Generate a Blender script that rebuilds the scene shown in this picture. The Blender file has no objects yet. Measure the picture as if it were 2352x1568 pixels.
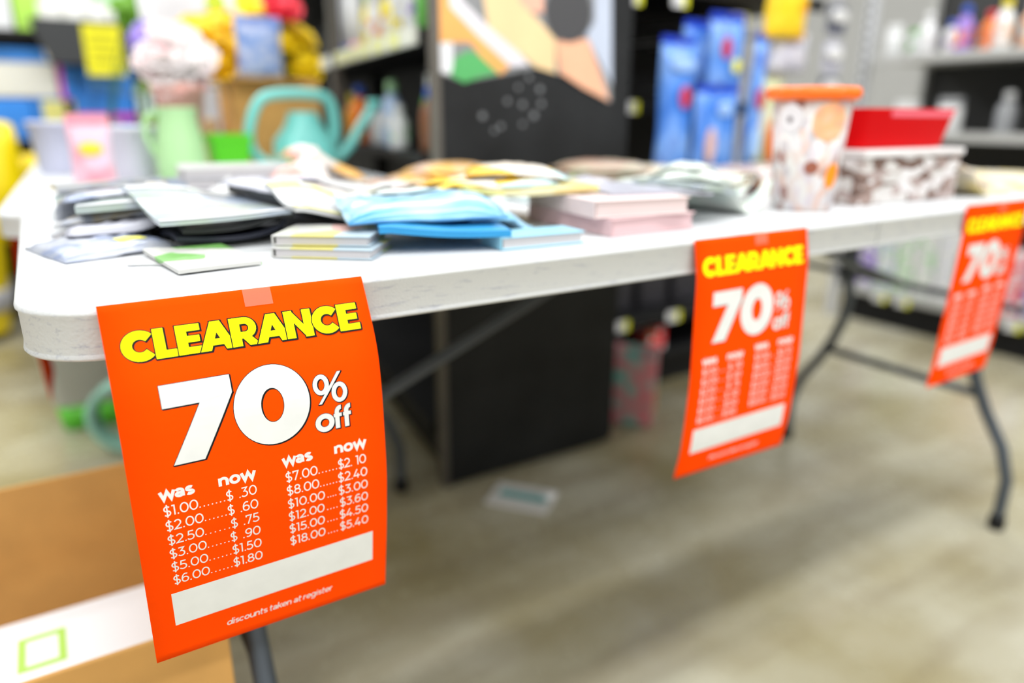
import bpy, bmesh, math, random
from mathutils import Vector, Matrix
random.seed(7)
C = bpy.context.scene.collection
PI = math.pi

# ------------------------------------------------------------------ camera
F_PX = 1669.56
PITCH, YAW, ROLL = 0.3034, 0.5651, 0.0066
CAM = Vector((0.029, -0.5304, 0.8609))
fwd = Vector((math.sin(YAW)*math.cos(PITCH), math.cos(YAW)*math.cos(PITCH), -math.sin(PITCH)))
rt = Vector((math.cos(YAW), -math.sin(YAW), 0)); up = rt.cross(fwd)
rt, up = math.cos(ROLL)*rt+math.sin(ROLL)*up, -math.sin(ROLL)*rt+math.cos(ROLL)*up
cam_d = bpy.data.cameras.new('camera'); cam = bpy.data.objects.new('camera', cam_d); C.objects.link(cam)
cam.matrix_world = Matrix(((rt.x, up.x, -fwd.x, CAM.x), (rt.y, up.y, -fwd.y, CAM.y), (rt.z, up.z, -fwd.z, CAM.z), (0, 0, 0, 1)))
cam_d.sensor_width = 36; cam_d.lens = 36*F_PX/2352; cam_d.clip_start = .01
cam_d.dof.use_dof = True; cam_d.dof.focus_distance = 0.518; cam_d.dof.aperture_fstop = 1.9
bpy.context.scene.camera = cam

def at(px, py, ax, val):
    """point seen at a photograph pixel on the plane axis ax = val"""
    d = fwd + rt*((px-1176)/F_PX) - up*((py-784)/F_PX)
    t = (val-CAM[ax])/d[ax]
    return CAM + d*t

# ------------------------------------------------------------------ world, lights, exposure
w = bpy.data.worlds.new('world'); bpy.context.scene.world = w; w.use_nodes = True
w.node_tree.nodes['Background'].inputs[0].default_value = (.9, .95, 1, 1)
w.node_tree.nodes['Background'].inputs[1].default_value = 0.35
vs = bpy.context.scene.view_settings
vs.view_transform = 'Standard'; vs.look = 'None'; vs.gamma = 1; vs.use_curve_mapping = False
vs.exposure = 0.36
def area(name, x, y, z, sx, sy, power, col=(.97, .985, 1)):
    l = bpy.data.lights.new(name, 'AREA'); l.shape = 'RECTANGLE'; l.size = sx; l.size_y = sy; l.energy = power; l.color = col
    o = bpy.data.objects.new(name, l); C.objects.link(o); o.location = (x, y, z)
    return o
LIGHT_Y = (-3.4, -.8, 2.3, 5.2)
for y, p in zip(LIGHT_Y, (190, 158, 165, 165)):
    area('ceiling_lamp', 1.0, y, 3.50, 8.0, .22, p)

# ------------------------------------------------------------------ materials
def nt(name):
    m = bpy.data.materials.new(name); m.use_nodes = True
    return m, m.node_tree, m.node_tree.nodes['Principled BSDF']
_mc = {}
def _k(name, c):
    if not name.startswith('p_'): return c
    k = .82 if any(q in name for q in ('food', 'orange', 'gold', 'peach', 'yellow', 'salmon', 'blue', 'pink', 'mint', 'teal')) and 'grey' not in name else .64
    return tuple(x*k for x in c)
def mat(name, col, rough=.5, metal=0, spec=.5, bump=0, bscale=200, var=0, vscale=8, trans=0, alpha=1, emit=0):
    if name in _mc: return _mc[name]
    col = _k(name, col)
    m, t, b = nt(name); _mc[name] = m
    b.inputs['Base Color'].default_value = (*col, 1); b.inputs['Roughness'].default_value = rough
    b.inputs['Metallic'].default_value = metal; b.inputs['Specular IOR Level'].default_value = spec
    if trans: b.inputs['Transmission Weight'].default_value = trans
    if alpha < 1: b.inputs['Alpha'].default_value = alpha
    if emit: b.inputs['Emission Color'].default_value = (*col, 1); b.inputs['Emission Strength'].default_value = emit
    tc = t.nodes.new('ShaderNodeTexCoord')
    if var:
        n = t.nodes.new('ShaderNodeTexNoise'); n.inputs['Scale'].default_value = vscale; n.inputs['Detail'].default_value = 4
        t.links.new(tc.outputs['Object'], n.inputs['Vector'])
        r = t.nodes.new('ShaderNodeValToRGB'); r.color_ramp.elements[0].position = .3; r.color_ramp.elements[1].position = .7
        r.color_ramp.elements[0].color = (*[c*(1-var) for c in col], 1); r.color_ramp.elements[1].color = (*[min(1, c*(1+var)) for c in col], 1)
        t.links.new(n.outputs['Fac'], r.inputs['Fac']); t.links.new(r.outputs['Color'], b.inputs['Base Color'])
    if bump:
        n = t.nodes.new('ShaderNodeTexNoise'); n.inputs['Scale'].default_value = bscale; n.inputs['Detail'].default_value = 3
        t.links.new(tc.outputs['Object'], n.inputs['Vector'])
        bp = t.nodes.new('ShaderNodeBump'); bp.inputs['Strength'].default_value = bump; bp.inputs['Distance'].default_value = .002
        t.links.new(n.outputs['Fac'], bp.inputs['Height']); t.links.new(bp.outputs['Normal'], b.inputs['Normal'])
    return m
def pm(name, cols, scale=30, rough=.35, stretch=(1, 1, 1), seed=0.0, noise=False):
    """printed pattern: patches of the given colours"""
    if name in _mc: return _mc[name]
    m, t, b = nt(name); _mc[name] = m; cols = [_k(name, c) for c in cols]
    b.inputs['Roughness'].default_value = rough
    tc = t.nodes.new('ShaderNodeTexCoord'); mp = t.nodes.new('ShaderNodeMapping')
    mp.inputs['Scale'].default_value = stretch; mp.inputs['Location'].default_value = (seed*1.7, seed*.9, seed*.3)
    t.links.new(tc.outputs['Object'], mp.inputs['Vector'])
    r = t.nodes.new('ShaderNodeValToRGB'); r.color_ramp.interpolation = 'LINEAR' if noise else 'CONSTANT'
    k = len(cols)
    while len(r.color_ramp.elements) < k: r.color_ramp.elements.new(.5)
    for i, e in enumerate(r.color_ramp.elements):
        e.position = (.28+.44*i/max(1, k-1)) if noise else i/k
    for i, c in enumerate(cols): r.color_ramp.elements[i].color = (*c, 1)
    if noise:
        v = t.nodes.new('ShaderNodeTexNoise'); v.inputs['Scale'].default_value = scale; v.inputs['Detail'].default_value = 2
        t.links.new(mp.outputs['Vector'], v.inputs['Vector']); t.links.new(v.outputs['Fac'], r.inputs['Fac'])
    else:
        v = t.nodes.new('ShaderNodeTexVoronoi'); v.inputs['Scale'].default_value = scale
        s = t.nodes.new('ShaderNodeSeparateColor')
        t.links.new(mp.outputs['Vector'], v.inputs['Vector']); t.links.new(v.outputs['Color'], s.inputs['Color'])
        t.links.new(s.outputs['Red'], r.inputs['Fac'])
    t.links.new(r.outputs['Color'], b.inputs['Base Color'])
    return m

def table_mat():
    m, t, b = nt('white_table_plastic'); L = t.links.new
    tc = t.nodes.new('ShaderNodeTexCoord')
    mp = t.nodes.new('ShaderNodeMapping'); mp.inputs['Scale'].default_value = (1, 7, 7); mp.inputs['Rotation'].default_value = (0, 0, .25)
    L(tc.outputs['Object'], mp.inputs['Vector'])
    n = t.nodes.new('ShaderNodeTexNoise'); n.inputs['Scale'].default_value = 38; n.inputs['Detail'].default_value = 6; n.inputs['Roughness'].default_value = .7
    L(mp.outputs['Vector'], n.inputs['Vector'])
    r = t.nodes.new('ShaderNodeValToRGB'); r.color_ramp.elements[0].position = .30; r.color_ramp.elements[1].position = .45
    r.color_ramp.elements[0].color = (.42, .44, .52, 1); r.color_ramp.elements[1].color = (.63, .645, .66, 1)
    L(n.outputs['Fac'], r.inputs['Fac'])
    v = t.nodes.new('ShaderNodeTexVoronoi'); v.inputs['Scale'].default_value = 70; L(tc.outputs['Object'], v.inputs['Vector'])
    r2 = t.nodes.new('ShaderNodeValToRGB'); r2.color_ramp.elements[0].position = .03; r2.color_ramp.elements[1].position = .07
    r2.color_ramp.elements[0].color = (.6, .6, .62, 1); r2.color_ramp.elements[1].color = (1, 1, 1, 1)
    L(v.outputs['Distance'], r2.inputs['Fac'])
    mx = t.nodes.new('ShaderNodeMix'); mx.data_type = 'RGBA'; mx.blend_type = 'MULTIPLY'; mx.inputs['Factor'].default_value = .35
    L(r.outputs['Color'], mx.inputs['A']); L(r2.outputs['Color'], mx.inputs['B']); L(mx.outputs['Result'], b.inputs['Base Color'])
    b.inputs['Roughness'].default_value = .5
    n2 = t.nodes.new('ShaderNodeTexNoise'); n2.inputs['Scale'].default_value = 500; n2.inputs['Detail'].default_value = 2
    L(tc.outputs['Object'], n2.inputs['Vector'])
    bp = t.nodes.new('ShaderNodeBump'); bp.inputs['Strength'].default_value = .25; bp.inputs['Distance'].default_value = .001
    L(n2.outputs['Fac'], bp.inputs['Height']); L(bp.outputs['Normal'], b.inputs['Normal'])
    return m
def floor_mat():
    m, t, b = nt('polished_concrete'); L = t.links.new
    tc = t.nodes.new('ShaderNodeTexCoord')
    n = t.nodes.new('ShaderNodeTexNoise'); n.inputs['Scale'].default_value = 2.2; n.inputs['Detail'].default_value = 5
    L(tc.outputs['Object'], n.inputs['Vector'])
    r = t.nodes.new('ShaderNodeValToRGB'); r.color_ramp.elements[0].position = .3; r.color_ramp.elements[1].position = .66
    r.color_ramp.elements[0].color = (.270, .225, .105, 1); r.color_ramp.elements[1].color = (.47, .45, .355, 1)
    L(n.outputs['Fac'], r.inputs['Fac'])
    mp = t.nodes.new('ShaderNodeMapping'); mp.inputs['Scale'].default_value = (.5, 2.6, 1); L(tc.outputs['Object'], mp.inputs['Vector'])
    n3 = t.nodes.new('ShaderNodeTexNoise'); n3.inputs['Scale'].default_value = 3.1; n3.inputs['Detail'].default_value = 3
    L(mp.outputs['Vector'], n3.inputs['Vector'])
    r3 = t.nodes.new('ShaderNodeValToRGB'); r3.color_ramp.elements[0].position = .36; r3.color_ramp.elements[1].position = .5
    r3.color_ramp.elements[0].color = (.72, .68, .64, 1); r3.color_ramp.elements[1].color = (1, 1, 1, 1)
    L(n3.outputs['Fac'], r3.inputs['Fac'])
    mx = t.nodes.new('ShaderNodeMix'); mx.data_type = 'RGBA'; mx.blend_type = 'MULTIPLY'; mx.inputs['Factor'].default_value = .6
    L(r.outputs['Color'], mx.inputs['A']); L(r3.outputs['Color'], mx.inputs['B'])
    L(mx.outputs['Result'], b.inputs['Base Color'])
    n2 = t.nodes.new('ShaderNodeTexNoise'); n2.inputs['Scale'].default_value = 30; L(tc.outputs['Object'], n2.inputs['Vector'])
    mr = t.nodes.new('ShaderNodeMapRange'); mr.inputs['To Min'].default_value = .16; mr.inputs['To Max'].default_value = .34
    L(n2.outputs['Fac'], mr.inputs['Value']); L(mr.outputs['Result'], b.inputs['Roughness'])
    return m
M_TABLE = table_mat(); M_FLOOR = floor_mat()
WHITE = mat('white_plastic', (.8, .8, .8), .4)
BLACK = mat('black_metal', (.006, .006, .007), .6, spec=.3)
DGREY = mat('charcoal_paint', (.05, .055, .06), .4, var=.2)
LEG = mat('grey_leg_paint', (.085, .10, .12), .32, .3, var=.15)
STEEL = mat('grey_steel', (.35, .35, .34), .4, .6)
ORANGE = mat('orange_card', (1.0, .066, .0), .8, spec=.04, bump=.12, bscale=160)
YEL = mat('yellow_ink', (1.0, .93, .0), .6, spec=.1)
INK = mat('black_ink', (.012, .012, .012), .6, spec=.1)
WINK = mat('white_ink', (.72, .73, .72), .6, spec=.1, var=.03, vscale=60)
KRAFT = mat('kraft_cardboard', (.62, .335, .095), .8, var=.08, vscale=14, bump=.2, bscale=60)
CLEAR = mat('clear_film', (.95, .97, 1), .12, alpha=.22)

# ------------------------------------------------------------------ mesh helpers
def obj(name, bm, m, parent=None, smooth=False, loc=None, rotz=None, rot=None):
    me = bpy.data.meshes.new(name)
    if smooth:
        for f in bm.faces: f.smooth = True
    bm.to_mesh(me); bm.free()
    for x in (m if isinstance(m, (list, tuple)) else [m]): me.materials.append(x)
    o = bpy.data.objects.new(name, me); C.objects.link(o)
    if parent is not None: o.parent = parent
    if loc is not None: o.location = loc
    if rotz is not None: o.rotation_euler = (0, 0, rotz)
    if rot is not None: o.rotation_euler = rot
    return o
def tag(o, label=None, cat=None, group=None, kind=None):
    if label: o['label'] = label
    if cat: o['category'] = cat
    if group: o['group'] = group
    if kind: o['kind'] = kind
    return o
def thing(name, label, cat, loc=(0, 0, 0), rotz=0, group=None, rot=None):
    o = bpy.data.objects.new(name, None); C.objects.link(o); o.empty_display_size = .05
    o.location = loc; o.rotation_euler = rot if rot else (0, 0, rotz)
    return tag(o, label, cat, group)
def dup(root, loc, rotz=0, label=None, scale=None):
    r = root.copy(); C.objects.link(r); r.location = loc; r.rotation_euler = (0, 0, rotz)
    if label: r['label'] = label
    if scale: r.scale = scale
    for ch in list(root.children):
        c = ch.copy(); C.objects.link(c); c.parent = r
        for g in list(ch.children):
            d = g.copy(); C.objects.link(d); d.parent = c
    return r
def BM(): return bmesh.new()
def box(bm, x0, y0, z0, x1, y1, z1, bev=0, seg=1, mi=0):
    r = bmesh.ops.create_cube(bm, size=1)
    vs_ = r['verts']
    for v in vs_:
        v.co = Vector(((x0+x1)/2+v.co.x*(x1-x0), (y0+y1)/2+v.co.y*(y1-y0), (z0+z1)/2+v.co.z*(z1-z0)))
    fs = set(f for v in vs_ for f in v.link_faces)
    for f in fs: f.material_index = mi
    if bev:
        es = list(set(e for v in vs_ for e in v.link_edges))
        g = bmesh.ops.bevel(bm, geom=es, offset=bev, segments=seg, affect='EDGES', profile=.5)
        for f in g['faces']: f.material_index = mi
    return bm
def tube(bm, pts, r, n=10, closed=False, flat=1.0, cap=True):
    pts = [Vector(p) for p in pts]; N = len(pts); rings = []
    rs = r if isinstance(r, (list, tuple)) else [r]*N
    prev = None
    for i, p in enumerate(pts):
        if closed: d = pts[(i+1) % N]-pts[i-1]
        else: d = pts[min(i+1, N-1)]-pts[max(i-1, 0)]
        d.normalize()
        if prev is None:
            a = d.orthogonal().normalized()
            if abs(d.z) < .95: a = d.cross(Vector((0, 0, 1))).normalized()
        else: a = (prev-d*prev.dot(d)).normalized()
        prev = a; b = d.cross(a)
        rings.append([bm.verts.new(p+(a*math.cos(2*PI*k/n)*flat+b*math.sin(2*PI*k/n))*rs[i]) for k in range(n)])
    for i in range(N if closed else N-1):
        A, B = rings[i], rings[(i+1) % N]
        for k in range(n):
            try: bm.faces.new((A[k], A[(k+1) % n], B[(k+1) % n], B[k]))
            except ValueError: pass
    if cap and not closed: bm.faces.new(rings[0][::-1]); bm.faces.new(rings[-1])
    return bm
def lathe(bm, prof, n=24, cx=0, cy=0, capb=True, capt=True, wob=0, lobes=0):
    rings = []
    for r, z in prof:
        rings.append([bm.verts.new((cx+r*(1+wob*math.sin(lobes*2*PI*k/n))*math.cos(2*PI*k/n), cy+r*(1+wob*math.sin(lobes*2*PI*k/n))*math.sin(2*PI*k/n), z)) for k in range(n)])
    for A, B in zip(rings, rings[1:]):
        for k in range(n): bm.faces.new((A[k], A[(k+1) % n], B[(k+1) % n], B[k]))
    if capb: bm.faces.new(rings[0][::-1])
    if capt: bm.faces.new(rings[-1])
    return bm
def smoothpath(pts, it=2):
    pts = [Vector(p) for p in pts]
    for _ in range(it):
        q = [pts[0]]
        for a, b in zip(pts, pts[1:]): q += [a*.75+b*.25, a*.25+b*.75]
        q.append(pts[-1]); pts = q
    return pts
def prism(bm, poly, z0, z1, mi=0):
    a = [bm.verts.new((x, y, z0)) for x, y in poly]; b = [bm.verts.new((x, y, z1)) for x, y in poly]
    n = len(poly)
    fs = [bm.faces.new(a[::-1]), bm.faces.new(b)]+[bm.faces.new((a[i], a[(i+1) % n], b[(i+1) % n], b[i])) for i in range(n)]
    for f in fs: f.material_index = mi
    return bm
def rrect(x0, y0, x1, y1, rs, n=8):
    """rounded rectangle, rs = radii at (x0y0, x1y0, x1y1, x0y1)"""
    out = []
    for (cx, cy, r, a0) in ((x0+rs[0], y0+rs[0], rs[0], 180), (x1-rs[1], y0+rs[1], rs[1], 270), (x1-rs[2], y1-rs[2], rs[2], 0), (x0+rs[3], y1-rs[3], rs[3], 90)):
        for k in range(n+1):
            a = math.radians(a0+90*k/n); out.append((cx+r*math.cos(a), cy+r*math.sin(a)))
    return out
def struct(name, bm, m):
    return tag(obj(name, bm, m), kind='structure')

# ------------------------------------------------------------------ the room
RX0, RX1, RY0, RY1, RZ = -3.6, 6.5, -4.6, 6.4, 3.7
struct('floor', box(BM(), RX0, RY0, -.1, RX1, RY1, 0), M_FLOOR)
M_WALL = mat('painted_wall', (.42, .42, .41), .8, var=.03)
M_CEIL = mat('ceiling_white', (.8, .8, .79), .85)
struct('wall_back', box(BM(), RX0, RY1, 0, RX1, RY1+.1, RZ), M_WALL)
struct('wall_front', box(BM(), RX0, RY0-.1, 0, RX1, RY0, RZ), M_WALL)
struct('wall_left', box(BM(), RX0-.1, RY0, 0, RX0, RY1, RZ), M_WALL)
struct('wall_right', box(BM(), RX1, RY0, 0, RX1+.1, RY1, RZ), M_WALL)
struct('ceiling', box(BM(), RX0, RY0, RZ, RX1, RY1, RZ+.1), M_CEIL)
for y, d in zip(LIGHT_Y, ('far behind the camera', 'above the front of the long table', 'above the shelving aisle', 'near the back wall')):
    t = thing('ceiling_light', 'long white strip light fixture '+d, 'light', (1.0, y, 3.52), group='strip lights under the ceiling')
    obj('housing', box(BM(), -4, -.13, .0, 4, .13, .18, .01), WHITE, t)

# ------------------------------------------------------------------ folding tables
def slab(x0, y0, x1, y1, rs, H):
    prof = [(.030, -.0385), (.004, -.0385), (.001, -.0375), (-.0005, -.0355), (.0008, -.0335), (.0006, -.0330), (.0004, -.0085), (-.0012, -.0062), (-.0012, -.0048), (.0002, -.0018), (.003, -.0002), (.008, 0.0), (.020, -.0006), (.028, 0.0)]
    bm = BM(); rings = []
    for ins, z in prof:
        rr = [max(.0015, r-ins) for r in rs]
        rings.append([bm.verts.new((x, y, H+z)) for x, y in rrect(x0+ins, y0+ins, x1-ins, y1-ins, rr, 10)])
    n = len(rings[0])
    for A, B in zip(rings, rings[1:]):
        for k in range(n): bm.faces.new((A[k], A[(k+1) % n], B[(k+1) % n], B[k]))
    bm.faces.new(rings[0][::-1]); bm.faces.new(rings[-1])
    for f in bm.faces:
        if abs(f.normal.z) < .999: f.smooth = True
    bm.normal_update()
    for f in bm.faces: f.smooth = len(f.verts) == 4
    return bm
def leg_set(t, x, sgn, H, lean=0):
    """one wishbone leg pair with its cross bar and locking brace; sgn = direction towards the table middle"""
    zt = H-.045
    for a, b in ((.085, 1), (.635, -1)):
        k = H/.74
        pts = [(x, a, .012), (x, a, .15*k), (x, a+b*.09, .285*k), (x, a+b*.13, .40*k), (x, a+b*.115, .52*k), (x, a+b*.115, zt)]
        lg = obj('leg', tube(BM(), smoothpath(pts, 1), .0125, 10), LEG, t, True)
        obj('foot_cap', lathe(BM(), [(.015, 0), (.0165, .004), (.0165, .028), (.014, .032)], 12, x, a), BLACK, lg, False)
    obj('cross_bar', tube(BM(), [(x, .175, .285), (x, .545, .285)], .010, 8), LEG, t, True)
    obj('hinge_tube', tube(BM(), [(x, .10, zt-.004), (x, .66, zt-.004)], .0115, 8), LEG, t, True)
    obj('locking_brace', tube(BM(), ([(x, .36, .285), (x, .36, .385), (x+sgn*.02, .36, .40), (x+sgn*.72, .36, zt-.005)] if sgn > 0 else [(x, .38, .488), (x+sgn*.60, .38, zt-.005)]), .009, 8), LEG, t, True)
    obj('cross_bar', tube(BM(), [(x, .12, .485), (x, .64, .492)], .008, 8), LEG, t, True)
def folding_table(label, loc, rotz, H):
    t = thing('folding_table', label, 'table', loc, rotz)
    R = .055
    obj('tabletop_half', slab(0, 0, .9142, .76, (R, .002, .002, R), H), M_TABLE, t)
    obj('tabletop_half', slab(.9158, 0, 1.83, .76, (.002, R, R, .002), H), M_TABLE, t)
    obj('side_rail', box(box(BM(), .10, .12, H-.055, 1.73, .135, H-.039), .10, .625, H-.055, 1.73, .64, H-.039), LEG, t)
    leg_set(t, .15, 1, H); leg_set(t, 1.68, -1, H)
    return t
folding_table('long white plastic folding table with charcoal legs in front, orange signs taped along its edge', (0, 0, 0), 0, .74)
# second table runs away from the camera behind the first
TA = math.radians(90-2.6)
H2 = .712
def t2(u, v):
    """point on the second table: u along it (away), v across it (from its left edge)"""
    c, s = math.cos(TA), math.sin(TA)
    return Vector((T2O[0]+c*u+s*v, T2O[1]+s*u-c*v))
T2O = (-.042, .802)
# table local x = away, local y = to the left; origin at the right front corner
o_r = t2(0, .76)
folding_table('white plastic folding table standing end-on behind the long table, with garden goods on it', (o_r.x, o_r.y, 0), TA, H2)

# ------------------------------------------------------------------ clearance signs (flat print laid on a bent sheet)
def arc(cx, cy, rx, ry, a0, a1, n=14):
    return [(cx+rx*math.cos(math.radians(a0+(a1-a0)*i/n)), cy+ry*math.sin(math.radians(a0+(a1-a0)*i/n))) for i in range(n+1)]
# stroke glyphs, y up, height 1: (advance, [lines])
G = {
 '0': (.80, [arc(.40, .5, .33, .45, 90, 450, 26)]),
 '1': (.38, [[(.0, .95), (.22, .95), (.22, 0)]]),
 '2': (.70, [arc(.31, .67, .27, .28, 155, -38)+[(.06, .05), (.64, .05)]]),
 '3': (.68, [[(.06, .95), (.54, .95), (.28, .60)]+arc(.28, .325, .30, .275, 80, -145)]),
 '4': (.76, [[(.44, .98), (.06, .27), (.72, .27)], [(.50, .5), (.50, 0)]]),
 '5': (.68, [[(.57, .95), (.15, .95), (.11, .57)]+arc(.28, .325, .31, .275, 100, -148)]),
 '6': (.70, [arc(.34, .32, .28, .27, 90, 450, 22), arc(.40, .45, .34, .50, 62, 190)]),
 '7': (.64, [[(.05, .78), (.05, .95), (.56, .95), (.20, 0)]]),
 '8': (.70, [arc(.34, .73, .23, .215, 90, 450, 20), arc(.34, .28, .28, .235, 90, 450, 22)]),
 '9': (.70, [arc(.34, .68, .28, .27, 90, 450, 22), arc(.28, .55, .34, .50, 10, -118)]),
 '$': (.70, [arc(.33, .71, .25, .235, 35, 265, 14)+arc(.33, .275, .27, .235, 85, -145, 14), [(.33, 1.13), (.33, -.13)]]),
 '.': (.20, [[(.08, .0), (.08, .12)]]), ' ': (.42, []),
 'w': (1.42, [[(.0, 1), (.33, .06), (.70, .92), (1.07, .06), (1.40, 1)]]),
 'a': (1.0, [arc(.43, .60, .36, .30, 150, 0)+[(.79, 0)], arc(.42, .30, .30, .20, 90, 450, 18)]),
 's': (.86, [arc(.42, .71, .30, .19, 35, 260, 12)+arc(.42, .27, .32, .19, 85, -145, 12)]),
 'n': (1.02, [[(.08, 1), (.08, 0)], arc(.45, .58, .36, .34, 175, 0)+[(.81, 0)]]),
 'o': (1.14, [arc(.52, .5, .42, .42, 90, 450, 24)]),
 'd': (1.12, [arc(.46, .5, .42, .42, 90, 450, 24), [(.92, 1.5), (.92, 0)]]),
 'i': (.40, [[(.15, 1), (.15, 0)], [(.15, 1.28), (.15, 1.42)]]),
 'c': (1.0, [arc(.48, .5, .42, .42, 50, 310)]),
 'u': (1.04, [[(.86, 1), (.86, 0)], [(.08, 1)]+arc(.46, .42, .38, .36, 180, 360)]),
 't': (.70, [[(.22, 1.35), (.22, .2)]+arc(.42, .22, .20, .18, 180, 300, 6), [(.0, .95), (.58, .95)]]),
 'k': (.92, [[(.08, 1.5), (.08, 0)], [(.80, 1), (.14, .38)], [(.32, .55), (.84, 0)]]),
 'e': (1.06, [[(.10, .5), (.92, .5)]+arc(.5, .5, .42, .42, 0, 312, 20)]),
 'r': (.66, [[(.08, 1), (.08, 0)], arc(.46, .50, .38, .44, 175, 85, 8)]),
 'g': (1.12, [arc(.46, .5, .42, .42, 90, 450, 24), [(.90, 1), (.90, 0)]+arc(.48, -.02, .42, .40, 0, -140, 10)]),
 'f': (.62, [[(.24, 0), (.24, 1.1)]+arc(.48, 1.12, .24, .28, 180, 75, 8), [(.0, .90), (.58, .90)]]),
}
def stroke_polys(line, wd, ext=0):
    P = [Vector(p) for p in line]
    P = [p for i, p in enumerate(P) if i == 0 or (p-P[i-1]).length > 1e-3]
    closed = (P[0]-P[-1]).length < 1e-4
    if closed: P = P[:-1]
    elif ext:
        P[0] = P[0]+(P[0]-P[1]).normalized()*ext; P[-1] = P[-1]+(P[-1]-P[-2]).normalized()*ext
    n = len(P); L_, R_ = [], []
    for i in range(n):
        a = P[i-1] if (i > 0 or closed) else None; b = P[(i+1) % n] if (i < n-1 or closed) else None
        d1 = (P[i]-a).normalized() if a is not None else None; d2 = (b-P[i]).normalized() if b is not None else None
        if d1 is None: d1 = d2
        if d2 is None: d2 = d1
        n1 = Vector((-d1.y, d1.x)); n2 = Vector((-d2.y, d2.x)); m_ = (n1+n2)
        if m_.length < 1e-5: m_ = n1
        m_.normalize(); k = 1/max(.35, m_.dot(n1))
        L_.append(P[i]+m_*wd/2*k); R_.append(P[i]-m_*wd/2*k)
    out = []
    for i in range(n if closed else n-1):
        j = (i+1) % n; out.append([R_[i], R_[j], L_[j], L_[i]])
    return out
def grow(poly, o):
    """offset a convex counter-clockwise polygon outwards"""
    P = [Vector(p) for p in poly]; n = len(P); out = []
    for i in range(n):
        d1 = (P[i]-P[i-1]).normalized(); d2 = (P[(i+1) % n]-P[i]).normalized()
        n1 = Vector((d1.y, -d1.x)); n2 = Vector((d2.y, -d2.x)); m_ = (n1+n2).normalized()
        out.append(P[i]+m_*o/max(.45, m_.dot(n1)))
    return out
def ccw(p):
    s = sum(p[i][0]*p[(i+1) % len(p)][1]-p[(i+1) % len(p)][0]*p[i][1] for i in range(len(p)))
    return p if s > 0 else p[::-1]
rc = lambda a, b, c, d: [(a, b), (c, b), (c, d), (a, d)]
# heavy capitals from convex pieces ('p') and strokes ('s', line, width)
CAP = {
 'C': (.86, [('s', arc(.49, .5, .355, .365, 42, 318, 22), .29)]),
 'L': (.61, [('p', rc(0, 0, .30, 1)), ('p', rc(0, 0, .68, .25))]),
 'E': (.66, [('p', rc(0, 0, .30, 1)), ('p', rc(0, 0, .71, .23)), ('p', rc(0, .39, .65, .61)), ('p', rc(0, .77, .69, 1))]),
 'A': (.87, [('p', [(-.06, 0), (.25, 0), (.62, 1), (.33, 1)]), ('p', [(.70, 0), (1.01, 0), (.62, 1), (.33, 1)]), ('p', [(.2, .17), (.75, .17), (.66, .39), (.29, .39)])]),
 'R': (.80, [('p', rc(0, 0, .30, 1)), ('s', [(.10, .885), (.44, .885)]+arc(.44, .63, .235, .255, 90, -90, 12)+[(.10, .375)], .235), ('p', [(.30, .33), (.55, .38), (.86, 0), (.52, 0)])]),
 'N': (.88, [('p', rc(0, 0, .28, 1)), ('p', rc(.60, 0, .88, 1)), ('p', [(0, 1), (.25, 1), (.88, 0), (.63, 0)])]),
}
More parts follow.
